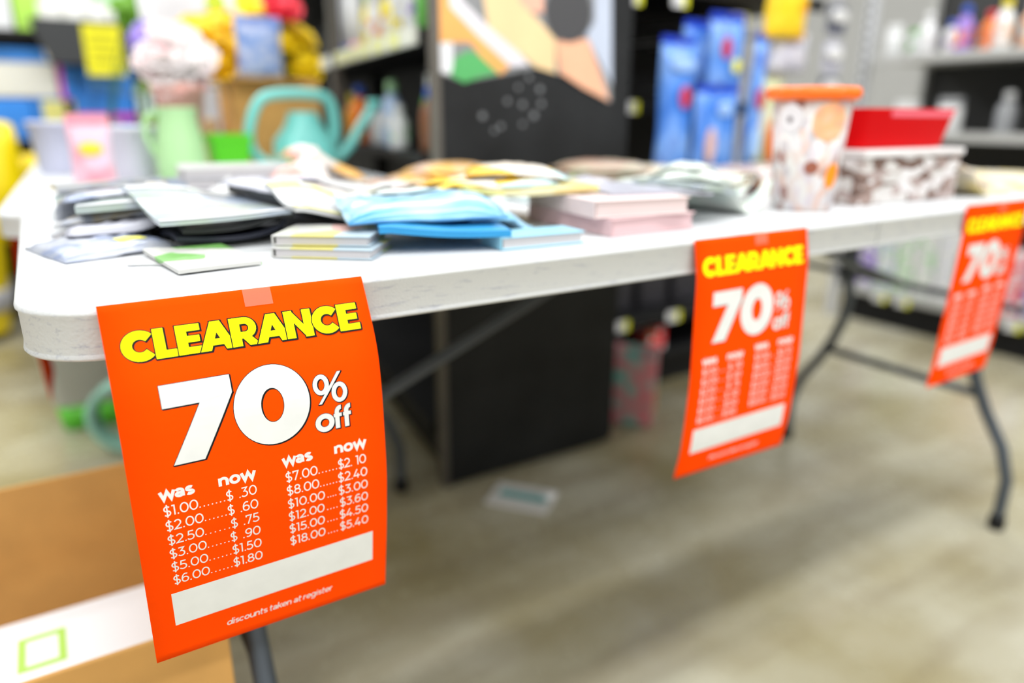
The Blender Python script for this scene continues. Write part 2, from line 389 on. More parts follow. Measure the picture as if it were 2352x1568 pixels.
def build_print():
    """returns {part: [(poly(mm u,v down), level, material index)]}; 0 black 1 colour"""
    parts = {}; cnt = [0]
    def add(part, polys, lev, mi, f):
        cnt[0] += 1
        for p in polys: parts.setdefault(part, []).append(([f(q) for q in p], lev+(cnt[0] % 8)*.09, mi))
    # heading
    h = 20.4; x = 9.8
    for i, ch in enumerate('CLEARANCE'):
        adv, shp = CAP[ch]; sx = h*1.09
        y0 = 40.2
        f = lambda q, x=x: (x+q[0]*sx, y0-q[1]*h)
        for dx in (0, .3, .6):
            g = lambda q, x=x, dx=dx: (x+q[0]*sx+dx, y0-q[1]*h+dx*1.1)
            for s in shp:
                ps = [grow(ccw(s[1]), .034)] if s[0] == 'p' else stroke_polys(s[1], s[2]+.068, .034)
                add('heading_lettering', ps, i*2, 0, g)
        for s in shp:
            add('heading_lettering', [s[1]] if s[0] == 'p' else stroke_polys(s[1], s[2]), i*2+1, 1, f)
        x += adv*sx+.3
    # big 70
    seven = [[(26.8, 58), (71.4, 58), (71.8, 70.5), (50.5, 73.7), (27.0, 73.7)], [(50.4, 73.6), (71.8, 70.45), (48.9, 114.3), (28.9, 114.3)]]
    zr = [(98.2+18.0*math.cos(a), 85.4-21.4*math.sin(a)) for a in [2*PI*i/48 for i in range(49)]]
    def zero(o):
        out = []
        N = 56
        for i in range(N):
            a, b = 2*PI*i/N, 2*PI*(i+1)/N
            ro, ri = (26.6+o, 29.4+o), (8.0-o, 12.6-o)
            pt = lambda r, t: (97.8+r[0]*math.cos(t), 85.4-r[1]*math.sin(t))
            out.append([pt(ro, a), pt(ro, b), pt(ri, b), pt(ri, a)])
        return out
    idn = lambda q: (q[0], q[1])
    flip = lambda P: [(a, -b) for a, b in P]
    for dx in (0, .35, .7):
        f = lambda q, dx=dx: (q[0]+dx, q[1]+dx)
        add('number_lettering', [[(a, -b) for a, b in grow(ccw(flip(p)), .42)] for p in seven], 0, 0, f)
        add('number_lettering', zero(.42), 0, 0, f)
    add('number_lettering', seven, 1, 1, idn); add('number_lettering', zero(0), 1, 1, idn)
    # percent and off
    pc = [(arc(133.6, -77.4, 4.4, 6.2, 90, 450, 24), 3.3), (arc(147.0, -85.2, 4.4, 6.2, 90, 450, 24), 3.3)]
    slash = [(133.0, 92.2), (130.6, 92.2), (146.6, 69.4), (149.4, 69.4)]
    offl = [(arc(134.0, -107.0, 5.3, 5.3, 90, 450, 24), 3.9)]
    for fx in (142.0, 149.2):
        offl.append(([(fx+1.6, -113.4), (fx+1.6, -100.6)]+arc(fx+4.6, -100.4, 3.0, 3.4, 178, 82, 7), 3.4)); offl.append(([(fx-1.0, -102.9), (fx+5.2, -102.9)], 2.8))
    for dx in (0, .3, .6):
        f = lambda q, dx=dx: (q[0]+dx, -q[1]+dx); f2 = lambda q, dx=dx: (q[0]+dx, -q[1]+dx)
        for l, wd in pc+offl: add('number_lettering', stroke_polys(l, wd+.8, .4), 0, 0, f)
        add('number_lettering', [grow(ccw(flip(slash)), .4)], 0, 0, f2)
    for l, wd in pc+offl: add('number_lettering', stroke_polys(l, wd), 1, 1, lambda q: (q[0], -q[1]))
    add('number_lettering', [slash], 1, 1, idn)
    # price table
    def text(s, x, y, size, wt, part='price_lettering', sp=.08, sx=1.0, right=False, shear=0):
        W = sum(G[c][0]+sp for c in s)*size*sx
        if right: x -= W
        for c in s:
            adv, ls = G[c]
            for l in ls:
                ps = stroke_polys(l, wt)
                add(part, ps, 1, 1, lambda q, x=x: (x+(q[0]+shear*q[1])*size*sx, y-q[1]*size))
            x += (adv+sp)*size*sx
        return x
    for (xa, xb, y, rows, y1, dy) in ((17.6, 80.6, 139.0, (('$1.00', '$ .30', 7), ('$2.00', '$ .60', 6), ('$2.50', '$ .75', 6), ('$3.00', '$ .90', 6), ('$5.00', '$1.50', 6), ('$6.00', '$1.80', 6)), 150.0, 11.5),
                                       (100.6, 164.6, 135.2, (('$7.00', '$2. 10', 6), ('$8.00', '$2.40', 6), ('$10.00', '$3.00', 4), ('$12.00', '$3.60', 4), ('$15.00', '$4.50', 4), ('$18.00', '$5.40', 4)), 147.0, 11.25)):
        text('was', xa, y-1.5, 6.2, .335, sp=.07, sx=1.02); text('now', xb, y-1.5, 6.2, .335, sp=.07, sx=1.06, right=True)
        for k, (a, b, nd) in enumerate(rows):
            yy = y1+dy*k
            xe = text(a, xa+.6, yy, 7.6, .125, sp=.05, sx=.95)
            W = sum(G[c][0]*(.55 if c == ' ' and b == '$2. 10' else 1)+.05 for c in b)*7.6*.93
            xs = xb-W
            text(b, xs, yy, 7.6, .125, sp=.05 if b != '$2. 10' else -.0, sx=.93)
            if nd == 4: x0, x1 = xe+2.0, xs-2.4
            else: x0, x1 = xe+.6, xs-1.4
            for j in range(nd):
                cx = x0+(x1-x0)*j/(nd-1)
                add('price_lettering', [[(cx-.42, yy+.42-.8), (cx+.42, yy+.42-.8), (cx+.42, yy-.42-.8), (cx-.42, yy-.42-.8)]], 1, 1, idn)
    # blank panel and footer
    add('blank_panel', [[(15.6, 215.2), (90, 214.4), (90, 244.6), (15.8, 245.8)], [(90, 214.4), (168, 213.4), (168.2, 243.6), (90, 244.6)]], 1, 1, idn)
    text('discounts taken at register', 50.6, 262.4, 4.0, .20, 'footer_lettering', sp=-.02, sx=.95, shear=.18)
    return parts
PRINT = build_print()
SW, SHH = 180.4, 276.5
BAND = 6.0
def clip(poly, lo, hi):
    for val, sg in ((lo, 1), (hi, -1)):
        out = []
        for i in range(len(poly)):
            a, b = poly[i-1], poly[i]; da, db = sg*(a[1]-val), sg*(b[1]-val)
            if (da < 0) != (db < 0):
                t_ = da/(da-db); out.append((a[0]+(b[0]-a[0])*t_, val))
            if db >= 0: out.append(b)
        poly = out
        if len(poly) < 3: return []
    return poly
def make_sign(label, loc, prof, rotz=0, tape=(91, 110.5, 12.5), group='orange clearance signs taped to the table edges', twist=0.0):
    """prof: list of (v mm, y offset m); sheet hangs from loc along local +x"""
    t = thing('clearance_sign', label, 'sign', loc, rotz, group)
    # z by arc length
    N = int(SHH/BAND)+1; vs2 = [min(SHH, k*BAND) for k in range(N+1)]
    def yo(v):
        for (a, ya), (b, yb) in zip(prof, prof[1:]):
            if v <= b:
                k = (v-a)/(b-a); k = max(0, min(1, k)); return ya+(yb-ya)*k
        return prof[-1][1]
    ys = [yo(v) for v in vs2]
    for _ in range(3): ys = [ys[0]]+[(ys[i-1]+2*ys[i]+ys[i+1])/4 for i in range(1, len(ys)-1)]+[ys[-1]]
    zs = [0]
    for i in range(1, len(vs2)):
        dv = (vs2[i]-vs2[i-1])/1000; dy = ys[i]-ys[i-1]; zs.append(zs[-1]-math.sqrt(max(1e-9, dv*dv-dy*dy)))
    def S(u, v, h):
        i = min(len(vs2)-2, max(0, int(v/BAND))); k = (v-vs2[i])/(vs2[i+1]-vs2[i])
        y = ys[i]+(ys[i+1]-ys[i])*k; z = zs[i]+(zs[i+1]-zs[i])*k
        y += twist*(u/SW-.5)*(v/SHH)
        return (u/1000, y-h, z)
    bm = BM(); us = [SW*k/6 for k in range(7)]
    g = [[[bm.verts.new(S(u, v, h)) for u in us] for v in vs2] for h in (0, -.0003)]
    for L_ in range(2):
        for i in range(len(vs2)-1):
            for j in range(6):
                q = [g[L_][i][j], g[L_][i+1][j], g[L_][i+1][j+1], g[L_][i][j+1]]
                f = bm.faces.new(q if L_ == 0 else q[::-1]); f.smooth = True
    R_ = len(vs2)-1
    for i in range(R_):
        bm.faces.new((g[0][i][0], g[1][i][0], g[1][i+1][0], g[0][i+1][0])); bm.faces.new((g[0][i][6], g[0][i+1][6], g[1][i+1][6], g[1][i][6]))
    for j in range(6):
        bm.faces.new((g[0][0][j], g[0][0][j+1], g[1][0][j+1], g[1][0][j])); bm.faces.new((g[0][R_][j], g[1][R_][j], g[1][R_][j+1], g[0][R_][j+1]))
    obj('sheet', bm, ORANGE, t)
    EPS = .00004
    for part, items in PRINT.items():
        bm = BM()
        for poly, lev, mi in items:
            v0 = min(p[1] for p in poly); v1 = max(p[1] for p in poly)
            k = int(v0/BAND)
            while k*BAND < v1:
                c = clip(list(poly), k*BAND, (k+1)*BAND) if not (v0 >= k*BAND and v1 <= (k+1)*BAND) else list(poly)
                k += 1
                if len(c) < 3: continue
                try:
                    f = bm.faces.new([bm.verts.new(S(q[0], q[1], .00006+EPS*lev)) for q in c]); f.material_index = mi; f.smooth = False
                except ValueError: pass
        bm.normal_update()
        for f in bm.faces:
            if f.normal.y > 0: f.normal_flip()
        obj(part, bm, [INK, YEL if part == 'heading_lettering' else WINK], t)
    u0, u1, vb = tape
    bm = BM()
    # tape strip over the top edge onto the table rim
    rows = [(-9, .0015)]+[(v, 0) for v in (0, vb*.5, vb)]
    vv = []
    for v, _ in rows:
        if v < 0: vv.append([bm.verts.new((u/1000, .009, .0022)) for u in (u0, u1)])
        else: vv.append([bm.verts.new(S(u, v, .0009)) for u in (u0, u1)])
    for A, B in zip(vv, vv[1:]): bm.faces.new((A[0], B[0], B[1], A[1]))
    obj('tape', bm, mat('matte_tape', (.95, .48, .36), .55, alpha=.24), t)
    return t
P1 = [(0, 0), (32, -.0155), (59, -.0265), (86, -.0305), (123, -.032), (160, -.0325), (212, -.0265), (277, -.0155)]
P2 = [(0, 0), (38, -.0075), (90, -.009), (150, -.011), (200, -.009), (240, -.006), (277, .001)]
P3 = [(0, 0), (40, -.001), (95, .001), (175, .005), (230, .007), (277, .011)]
SG = 'orange clearance signs taped to the table edges'
make_sign('sharp orange 70 percent off clearance sign hanging at the near end of the long table', (.045, -.0025, .7405), P1)
make_sign('orange clearance sign hanging at the middle of the long table edge, slightly blurred', (.585, -.0025, .7385), P2, twist=-.004)
make_sign('orange clearance sign hanging at the far end of the long table, cut by the frame', (1.116, -.0025, .7425), P3, twist=0.004)
p4 = t2(.225, .012)
make_sign('orange clearance sign seen edge-on at the left side of the table behind', (p4.x, p4.y, H2-.0415), P3, rotz=TA+PI, tape=(80, 100, 12))

# ------------------------------------------------------------------ shelving
def gondola(name_label, loc, rotz, L, D, shelves, H, left_end=True, tags=(), base=.12, backmat=None, shelfmat=None, railmat=None, lip=.032, n_up=2):
    """shelving run: local x = along, local y = depth (front edge at 0), z up"""
    t = thing('shelving_unit', name_label, 'shelving', loc, rotz)
    bm_ = backmat or BLACK; sm = shelfmat or BLACK; rm = railmat or BLACK
    obj('back_panel', box(BM(), 0, D, 0, L, D+.02, H), bm_, t)
    for k in range(n_up):
        x = L*k/(n_up-1) if n_up > 1 else 0
        obj('upright', box(BM(), x-.012, D-.04, 0, x+.012, D+.03, H+.02, .002), sm, t)
    obj('base_deck', box(BM(), 0, 0, base-.03, L, D, base, .002), sm, t)
    obj('kick_plate', box(BM(), 0, .03, 0, L, .045, base-.03), BLACK, t)
    for k, z in enumerate(shelves):
        sh = obj('shelf', box(BM(), .004, 0, z-.02, L-.004, D, z, .002), sm, t)
        obj('price_rail', box(BM(), .004, -.012, z-lip, L-.004, 0, z+.004, .002), rm, sh)
    for (x, z) in tags:
        tg = obj('price_tag', box(BM(), x-.028, -.017, z-.016, x+.012, -.0125, z+.016), mat('tag_white', (.75, .75, .75), .6), t)
        obj('unit_price_patch', box(BM(), x+.0125, -.017, z-.016, x+.03, -.0125, z+.016), mat('tag_yellow', (.85, .85, .02), .6), tg)
    return t

# end panel with its poster, facing the tables
PY = .882
t = thing('end_panel', 'black end panel of the shelving with a food poster, just behind the tables', 'panel', (.745, PY, 0))
poly = [(.008, 0), (.478, 0), (.500, .006), (.508, .028), (.508, 1.5), (0, 1.5), (0, .02)]
def xz(bm, poly, y0, y1, mi=0):
    a = [bm.verts.new((x, y0, z)) for x, z in poly]; b = [bm.verts.new((x, y1, z)) for x, z in poly]; n = len(poly)
    fs = [bm.faces.new(a), bm.faces.new(b[::-1])]+[bm.faces.new((a[(i+1) % n], a[i], b[i], b[(i+1) % n])) for i in range(n)]
    for f in fs: f.material_index = mi
    return bm
obj('panel_board', xz(BM(), poly, 0, .02), mat('black_board', (.011, .012, .013), .6, spec=.3, var=.5, vscale=6), t)
obj('side_trim', box(BM(), -.014, -.006, 0, .001, .024, 1.5, .002), mat('bronze_trim', (.11, .10, .085), .5, var=.2), t)
def pxpoly(pts, y): return [(at(a, b, 1, y).x-.745, at(a, b, 1, y).z) for a, b in pts]
POST = [((.25, .26, .27), [(1003, -330), (1404, -330), (1404, 232), (1398, 235), (1300, 175), (1230, 155), (1160, 170), (1065, 188), (1003, 165)]),
 ((.78, .80, .84), [(1003, 95), (1040, 95), (1040, 172), (1003, 162)]),
 ((.09, .42, .13), [(1035, 172), (1045, 132), (1080, 115), (1105, 130), (1145, 168), (1100, 178), (1065, 190)]),
 ((.86, .42, .12), [(1003, -330), (1020, -330), (1035, 15), (1090, 75), (1172, 150), (1150, 172), (1105, 130), (1080, 97), (1003, 97)]),
 ((.74, .72, .78), [(1010, -330), (1050, -330), (1060, 0), (1120, 60), (1190, 120), (1216, 150), (1172, 152), (1090, 75), (1033, 15)]),
 ((.84, .62, .34), [(1055, -330), (1170, -330), (1190, 0), (1240, 50), (1275, 90), (1275, 168), (1232, 155), (1190, 120), (1120, 60)]),
 ((.85, .45, .33), [(1175, -330), (1243, -330), (1247, 30), (1215, 27), (1190, 0)]),
 ((.50, .56, .68), [(1362, -330), (1404, -330), (1404, 195), (1370, 130), (1345, 80), (1365, 50)]),
 ((.86, .46, .29), [(1275, 95), (1350, 90), (1372, 150), (1398, 232), (1340, 203), (1285, 167)])]
for i, (c, pts) in enumerate(POST):
    bm = BM(); P = pxpoly(pts, PY-.002)
    xz(bm, P, -.0011-.0004*i, -.0002-.0004*i)
    obj('poster_shape', bm, mat('poster_%d' % i, c, .5, var=.06), t)
c0 = at(1305, 28, 1, PY)
bm = BM(); xz(bm, [(c0.x-.745+.062*math.cos(a), c0.z+.062*math.sin(a)) for a in [2*PI*k/28 for k in range(28)]], -.0052, -.0046)
obj('poster_shape', bm, mat('poster_dark', (.06, .06, .065), .5), t)
bm = BM()
for (px, py, r) in ((1210, 150, 9), (1240, 205, 11), (1165, 232, 9), (1243, 238, 10), (1108, 266, 11), (1226, 265, 12), (1200, 240, 10), (1190, 200, 8), (1150, 290, 9), (1215, 178, 9), (1135, 300, 8), (1200, 285, 8)):
    c = at(px, py, 1, PY); rr = r/1669*1.6*.6
    xz(bm, [(c.x-.745+rr*math.cos(a), c.z+rr*math.sin(a)) for a in [2*PI*k/10 for k in range(10)]], -.0009, -.0001)
obj('chalk_dots', bm, mat('chalk', (.22, .23, .24), .7), t)

# run beside the second table (its face looks towards the table)
GL = gondola('black shelving run beside the rear table, with white price rails and bottles', (.752, .985, 0), math.radians(90-8.2), 3.3, .33, [1.035, 1.36], 1.6, base=.12, lip=.034,
             railmat=mat('rail_white', (.72, .74, .66), .5), n_up=3)
# depth must run to +x: mirror by turning the run round
GL.rotation_euler = (0, 0, math.radians(90-8.2)); GL.scale = (1, -1, 1)
obj('shelf', box(BM(), .004, 0, .75, 3.296, .33, .77, .002), BLACK, GL)
obj('upright', box(BM(), .86, -.02, 0, .90, .012, 1.6, .002), mat('bronze_trim', (.11, .10, .085), .5, var=.2), GL)
for k in range(5):
    obj('price_tag', box(BM(), .12+.15*k, -.0165, 1.005, .19+.15*k, -.0125, 1.036), mat('tag_pale', (.78, .80, .32), .6), GL)
ga = math.radians(90-8.2); GO = Vector((.752, .985, 0))
def gl(u, v, z): return (GO.x+u*math.cos(ga)+v*math.sin(ga), GO.y+u*math.sin(ga)-v*math.cos(ga), z)

# bay to the right of the end panel, facing the tables
GX0, GY = 1.29, 1.12
def tg(px, py): p = at(px, py, 1, GY-.015); return (p.x-GX0, p.z)
gondola('black shelving bay right of the poster panel, blue pouches hanging in front', (GX0, GY, 0), 0, .98, .36, [.255, .895, 1.215], 1.45,
        tags=[tg(1448, 246), tg(1427, 750), tg(1547, 726), tg(1455, -4), tg(1562, 2), tg(1700, 45)], n_up=2)
# run on the far right, facing left
g3 = gondola('grey shelving run at the right with bottles on three levels', (2.97, 1.37, 0), -PI/2, 3.2, .42, [.80, 1.09], 1.6, base=.15,
        backmat=mat('dark_back', (.03, .03, .03), .6), shelfmat=mat('shelf_grey', (.42, .42, .40), .5), railmat=mat('rail_grey', (.48, .48, .47), .45), n_up=4, lip=.03,
        tags=[(1.37-at(2018, 695, 0, 2.955).y, .125), (1.37-at(2070, 706, 0, 2.955).y, .125), (1.37-at(2326, 747, 0, 2.955).y, .125), (1.05, .125), (1.4, .125)])
obj('end_panel', box(BM(), -.02, 0, .15, -.001, .42, .5, .002), BLACK, g3)
bm = BM(); box(bm, -.06, .0, 0, -.022, .035, 1.6, .003)
up_ = obj('perforated_upright', bm, mat('upright_white', (.62, .63, .66), .4, .2), g3)
bm = BM()
for k in range(26): box(bm, -.047, -.002, .5+.042*k, -.035, .0005, .522+.042*k)
tag(obj('slot', bm, BLACK, up_), kind='stuff')
# far left run, facing the camera
FY = 3.18
gondola('black shelving run at the back left behind the bucket, with blue paper packs', (-2.2, FY, 0), 0, 2.75, .4, [.74, 1.165], 1.7, n_up=3, base=.14)

# ------------------------------------------------------------------ products
def colr(c): return {'white': (.78, .79, .80), 'blue': (.02, .10, .55), 'pale blue': (.45, .60, .85), 'orange': (.95, .22, .01), 'yellow': (.90, .75, .02), 'green': (.10, .42, .05), 'pale green': (.42, .72, .40),
  'red': (.75, .02, .03), 'pink': (.85, .35, .42), 'purple': (.30, .18, .60), 'teal': (.15, .60, .55), 'brown': (.22, .08, .03), 'black': (.02, .02, .02), 'lilac': (.62, .64, .82), 'amber': (.75, .38, .03), 'grey': (.35, .36, .38), 'peach': (.90, .52, .35), 'lime': (.45, .78, .10)}[c]
def cm(c, rough=.35): return mat('plastic_'+c.replace(' ', '_'), colr(c), rough)
def lab(a, b, k): return pm('label_%s_%s' % (a.replace(' ', '_'), b.replace(' ', '_')), [colr(a), colr(b), colr(a), (.8, .8, .8)], 60, seed=k)
def bottle(label, loc, h, r, body, cap, band=None, group=None, shape='bottle'):
    t = thing('bottle' if shape != 'tube' else 'tube', label, 'bottle' if shape != 'tube' else 'tube', (loc[0], loc[1], loc[2]+.001), random.uniform(-.4, .4), group)
    if shape == 'tube':
        bm = BM(); lathe(bm, [(r*.62, 0), (r*.62, .02), (r*.8, .022), (r, h*.5), (r*1.05, h)], 14)
        for v in bm.verts: v.co.y *= (1-.75*min(1, v.co.z/h))
        obj('body', bm, cm(body), t, True)
        obj('cap', lathe(BM(), [(r*.85, -.0), (r*.85, .028)], 14), cm(cap), t, True)
    elif shape == 'jar':
        obj('body', lathe(BM(), [(r*.9, 0), (r, .004), (r, h*.72), (r*.85, h*.78)], 18), cm(body), t, True)
        obj('cap', lathe(BM(), [(r*.93, h*.78), (r*.93, h)], 18), cm(cap), t)
    elif shape == 'pump':
        obj('body', lathe(BM(), [(r*.9, 0), (r, .006), (r, h*.6), (r*.75, h*.68), (r*.35, h*.72), (r*.35, h*.76)], 16), cm(body), t, True)
        obj('cap', tube(lathe(BM(), [(r*.42, h*.76), (r*.42, h*.84), (r*.14, h*.85), (r*.14, h*.96)], 12), [(0, 0, h*.96), (r*.9, 0, h*.98)], r*.16, 8), cm(cap), t, True)
    else:
        obj('body', lathe(BM(), [(r*.9, 0), (r, .006), (r, h*.58), (r*.8, h*.70), (r*.42, h*.80), (r*.42, h*.83)], 18), cm(body), t, True)
        obj('cap', lathe(BM(), [(r*.55, h*.82), (r*.52, h*.97), (r*.4, h)], 14), cm(cap), t, True)
    if band: obj('label_band', lathe(BM(), [(r*1.012, h*.15), (r*1.012, h*.50)], 18, capb=False, capt=False), lab(band[0], band[1], h*9), t, True) if shape != 'tube' else None
    return t
def carton(label, x0, y0, z0, x1, y1, z1, m, band=None, cat='box', name='carton', rotz=0, group=None):
    cx, cy = (x0+x1)/2, (y0+y1)/2; wx, wy = (x1-x0)/2, (y1-y0)/2; h = z1-z0
    t = thing(name, label, cat, (cx, cy, z0+.001), rotz, group)
    obj('body', box(BM(), -wx, -wy, 0, wx, wy, h, min(.006, h*.1), 2), m, t)
    if band:
        for (a, b, c, d, mm) in band:      # fractions over the front face
            obj('print_panel', box(BM(), -wx+2*wx*a, -wy-.0015, h*b, -wx+2*wx*c, -wy+.001, h*d), mm, t)
    return t

# upper shelf of the run beside the rear table
spec = [(.10, 'small green bottle nearest the trim on the upper side shelf', 'green', 'green', .12, .024, 'bottle', None),
 (.21, 'pale bottle beside the green one on the upper side shelf', 'white', 'pale blue', .15, .024, 'bottle', ('white', 'purple')),
 (.32, 'white bottle with yellow label, third on the upper side shelf', 'white', 'yellow', .16, .026, 'bottle', ('yellow', 'white')),
 (.42, 'yellow bottle between two white ones on the upper side shelf', 'yellow', 'white', .14, .024, 'bottle', ('amber', 'white')),
 (.53, 'white jar with orange print on the upper side shelf', 'white', 'white', .13, .03, 'jar', ('white', 'orange')),
 (.65, 'slim yellow bottle with lime cap on the upper side shelf', 'yellow', 'lime', .15, .020, 'bottle', ('yellow', 'white')),
 (.78, 'white tube with pink and orange print on the upper side shelf', 'white', 'pink', .17, .032, 'tube', None),
 (.92, 'white tube with blue cap at the left of the upper side shelf', 'white', 'blue', .18, .034, 'tube', None)]
for u, l, b, c, h, r, s, bd in spec: bottle(l, gl(u, .05, 1.035), h, r, b, c, bd, shape=s)
spec = [(.12, 'dark amber bottle with blue cap nearest the trim on the lower side shelf', 'brown', 'blue', .15, .026, 'bottle', None, .06),
 (.24, 'tall green bottle with white cap on the lower side shelf', 'green', 'white', .185, .024, 'bottle', None, .10),
 (.31, 'short white bottle in front of the tall green one', 'white', 'white', .11, .026, 'bottle', ('white', 'pale green'), .035),
 (.46, 'pale blue bottle with mint cap on the lower side shelf', 'pale blue', 'pale green', .175, .030, 'bottle', ('pale blue', 'white'), .06),
 (.62, 'white spray bottle left of the pale blue bottle', 'white', 'grey', .13, .024, 'pump', None, .06),
 (.80, 'orange bottle with blue cap on the lower side shelf', 'orange', 'blue', .17, .032, 'bottle', None, .05),
 (.95, 'amber bottle with yellow cap at the left of the lower side shelf', 'amber', 'yellow', .15, .03, 'bottle', None, .06)]
for u, l, b, c, h, r, s, bd, v in spec: bottle(l, gl(u, v, .77), h, r, b, c, bd, shape=s)

# right-hand run: upper, middle, lower
def gr(u, v, z): return (2.97+v, 1.37-u, z)
ups = [('white', 'white', .12, .030, 'jar', None), ('white', 'green', .10, .028, 'jar', ('white', 'green')), ('white', 'white', .15, .030, 'bottle', None), ('white', 'blue', .12, .028, 'bottle', ('white', 'purple')),
 ('purple', 'blue', .16, .030, 'bottle', ('orange', 'purple')), ('orange', 'red', .14, .028, 'bottle', ('orange', 'pink')), ('white', 'yellow', .17, .030, 'bottle', ('peach', 'white')), ('peach', 'white', .16, .030, 'bottle', ('peach', 'white')),
 ('yellow', 'yellow', .15, .030, 'bottle', ('yellow', 'white')), ('white', 'pale blue', .16, .030, 'pump', ('white', 'yellow')), ('pink', 'white', .14, .028, 'bottle', None), ('pale green', 'green', .15, .03, 'bottle', None)]
ordn = ['first', 'second', 'third', 'fourth', 'fifth', 'sixth', 'seventh', 'eighth', 'ninth', 'tenth', 'eleventh', 'twelfth']
ups += [('white', 'red', .16, .03, 'bottle', ('white', 'red')), ('amber', 'white', .15, .03, 'bottle', None), ('pale blue', 'white', .16, .03, 'bottle', ('pale blue', 'white'))]
ordn += ['thirteenth', 'fourteenth', 'fifteenth']
for k, (b, c, h, r, s, bd) in enumerate(ups):
    bottle('%s %s with %s cap, %s from the left on the top grey shelf' % (b, 'pump bottle' if s == 'pump' else s, c, ordn[k]), gr(.05+.068*k, .045+.045*(k % 2), 1.09), h, r, b, c, bd, shape=s)
mids = [('white', 'white', .12, .05, 'jar', None, .05, .15), ('white', 'grey', .13, .045, 'jar', None, .05, .32), ('grey', 'white', .15, .035, 'bottle', None, .10, .50), ('black', 'grey', .14, .03, 'bottle', None, .06, .62),
 ('white', 'red', .13, .035, 'bottle', ('white', 'brown'), .09, .74), ('teal', 'black', .10, .035, 'jar', None, .05, .86), ('brown', 'white', .14, .03, 'bottle', None, .09, .97), ('red', 'black', .13, .032, 'bottle', None, .06, 1.09)]
for k, (b, c, h, r, s, bd, v, u) in enumerate(mids):
    bottle('%s %s with %s cap, %s from the left on the middle grey shelf' % (b, s, c, ordn[k]), gr(u, v, .80), h, r, b, c, bd, shape=s)
lows = [('purple', 'lilac', .24), ('lilac', 'pale green', .25), ('pale green', 'white', .24), ('white', 'pale green', .31), ('white', 'lilac', .30), ('amber', 'yellow', .21), ('orange', 'amber', .22), ('pink', 'red', .24), ('purple', 'pink', .22), ('yellow', 'pale green', .24),
 ('pale blue', 'yellow', .22), ('teal', 'white', .28), ('blue', 'white', .28), ('pale blue', 'white', .26), ('white', 'blue', .30), ('lilac', 'green', .26), ('green', 'white', .25)]
ordn += ['sixteenth', 'seventeenth']
for k, (a, b, h) in enumerate(lows):
    p = gr(.09+.082*k, .10, .15)
    carton('%s carton with %s print, %s from the left on the bottom deck' % (a, b, ordn[k]), p[0]-.07, p[1]-.037, .15, p[0]+.07, p[1]+.037, .15+h, lab(a, b, k+1), group=None)

# clip strip with white discs at the end of the right-hand run
t = thing('clip_strip', 'white merchandise strip with round white packs, hanging before the upright', 'display strip', (2.60, 1.30, 0))
obj('strip', box(BM(), -.012, 0, .90, .012, .003, 1.42), mat('strip_grey', (.5, .5, .55), .4), t)
obj('hanger_arm', tube(BM(), [(0, .002, 1.42), (.36, .10, 1.44), (.41, .11, 1.44)], .006, 8), STEEL, t)
for k, z in enumerate((1.20, 1.07, .955)):
    c = obj('blister_card', box(BM(), -.055, -.004, z-.05, .055, 0, z+.05, .002), mat('card_dark', (.10, .11, .16), .5) if k != 1 else mat('card_lilac', (.5, .5, .6), .5), t)
    bm = lathe(BM(), [(.045, 0), (.043, .014), (.03, .018)], 20)
    for v in bm.verts: v.co = Vector((v.co.x, -.004-v.co.z, z+.01+v.co.y*.55))
    obj('disc', bm, WHITE, c, True)

# blue pouches on hooks in front of the bay
M_BL = [pm('pouch_blue_%d' % k, [(.03, .16, .62), (.10, .28, .80), (.22, .42, .88), (.02, .07, .48)], 13, .25, (1, 1, .7), seed=k+2, noise=True) for k in range(3)]
def pouch(label, x0, z0, x1, z1, y, m, name='pouch', cat='pouch', seam=None, patches=(), hook=True, thick=.022, group=None):
    """standing or hanging pillow pouch facing -y"""
    t = thing(name, label, cat, ((x0+x1)/2, y, z0), 0, group)
    W, Hh = (x1-x0)/2, z1-z0; bm = BM(); nu, nv = 8, 10; F_, B_ = [], []
    for j in range(nv+1):
        fv = j/nv; a, b = [], []
        for i in range(nu+1):
            fu = i/nu*2-1; e = (1-fu*fu)**.5 if abs(fu) < 1 else 0; q = math.sin(PI*min(1, max(0, fv*.93+.02)))**.5 if fv < 1 else .1
            d = thick*e*q+.0012; wob = .0035*math.sin(7*fu+9*fv+x0*40)
            a.append(bm.verts.new((fu*W*(1-.04*math.sin(PI*fv)), -d+wob, fv*Hh))); b.append(bm.verts.new((fu*W*(1-.04*math.sin(PI*fv)), d*.6+wob, fv*Hh)))
        F_.append(a); B_.append(b)
    for j in range(nv):
        for i in range(nu):
            bm.faces.new((F_[j][i], F_[j][i+1], F_[j+1][i+1], F_[j+1][i])); bm.faces.new((B_[j][i+1], B_[j][i], B_[j+1][i], B_[j+1][i+1]))
    for j in range(nv):
        bm.faces.new((F_[j][0], F_[j+1][0], B_[j+1][0], B_[j][0])); bm.faces.new((F_[j][nu], B_[j][nu], B_[j+1][nu], F_[j+1][nu]))
    for i in range(nu):
        bm.faces.new((F_[0][i], B_[0][i], B_[0][i+1], F_[0][i+1])); bm.faces.new((F_[nv][i], F_[nv][i+1], B_[nv][i+1], B_[nv][i]))
    obj('bag', bm, m, t, True)
    obj('top_seal', box(BM(), -W*.98, -.003, Hh-.002, W*.98, .003, Hh+.02, .001), seam or mat('seal_blue', (.015, .05, .5), .3), t)
    for (fx, fz, rx, rz, c) in patches:
        bm = lathe(BM(), [(1, 0), (.96, .1), (.7, .14)], 18)
        for v in bm.verts: v.co = Vector((fx*W+v.co.x*rx, -thick-.004-v.co.z*.012, fz*Hh+v.co.y*rz))
        obj('print_patch', bm, c, t, True)
    if hook: obj('hook', tube(BM(), [(0, -.012, Hh+.012), (0, .0, Hh+.013), (0, GY+.357-y, Hh+.013)], .0025, 6), STEEL, t)
    return t
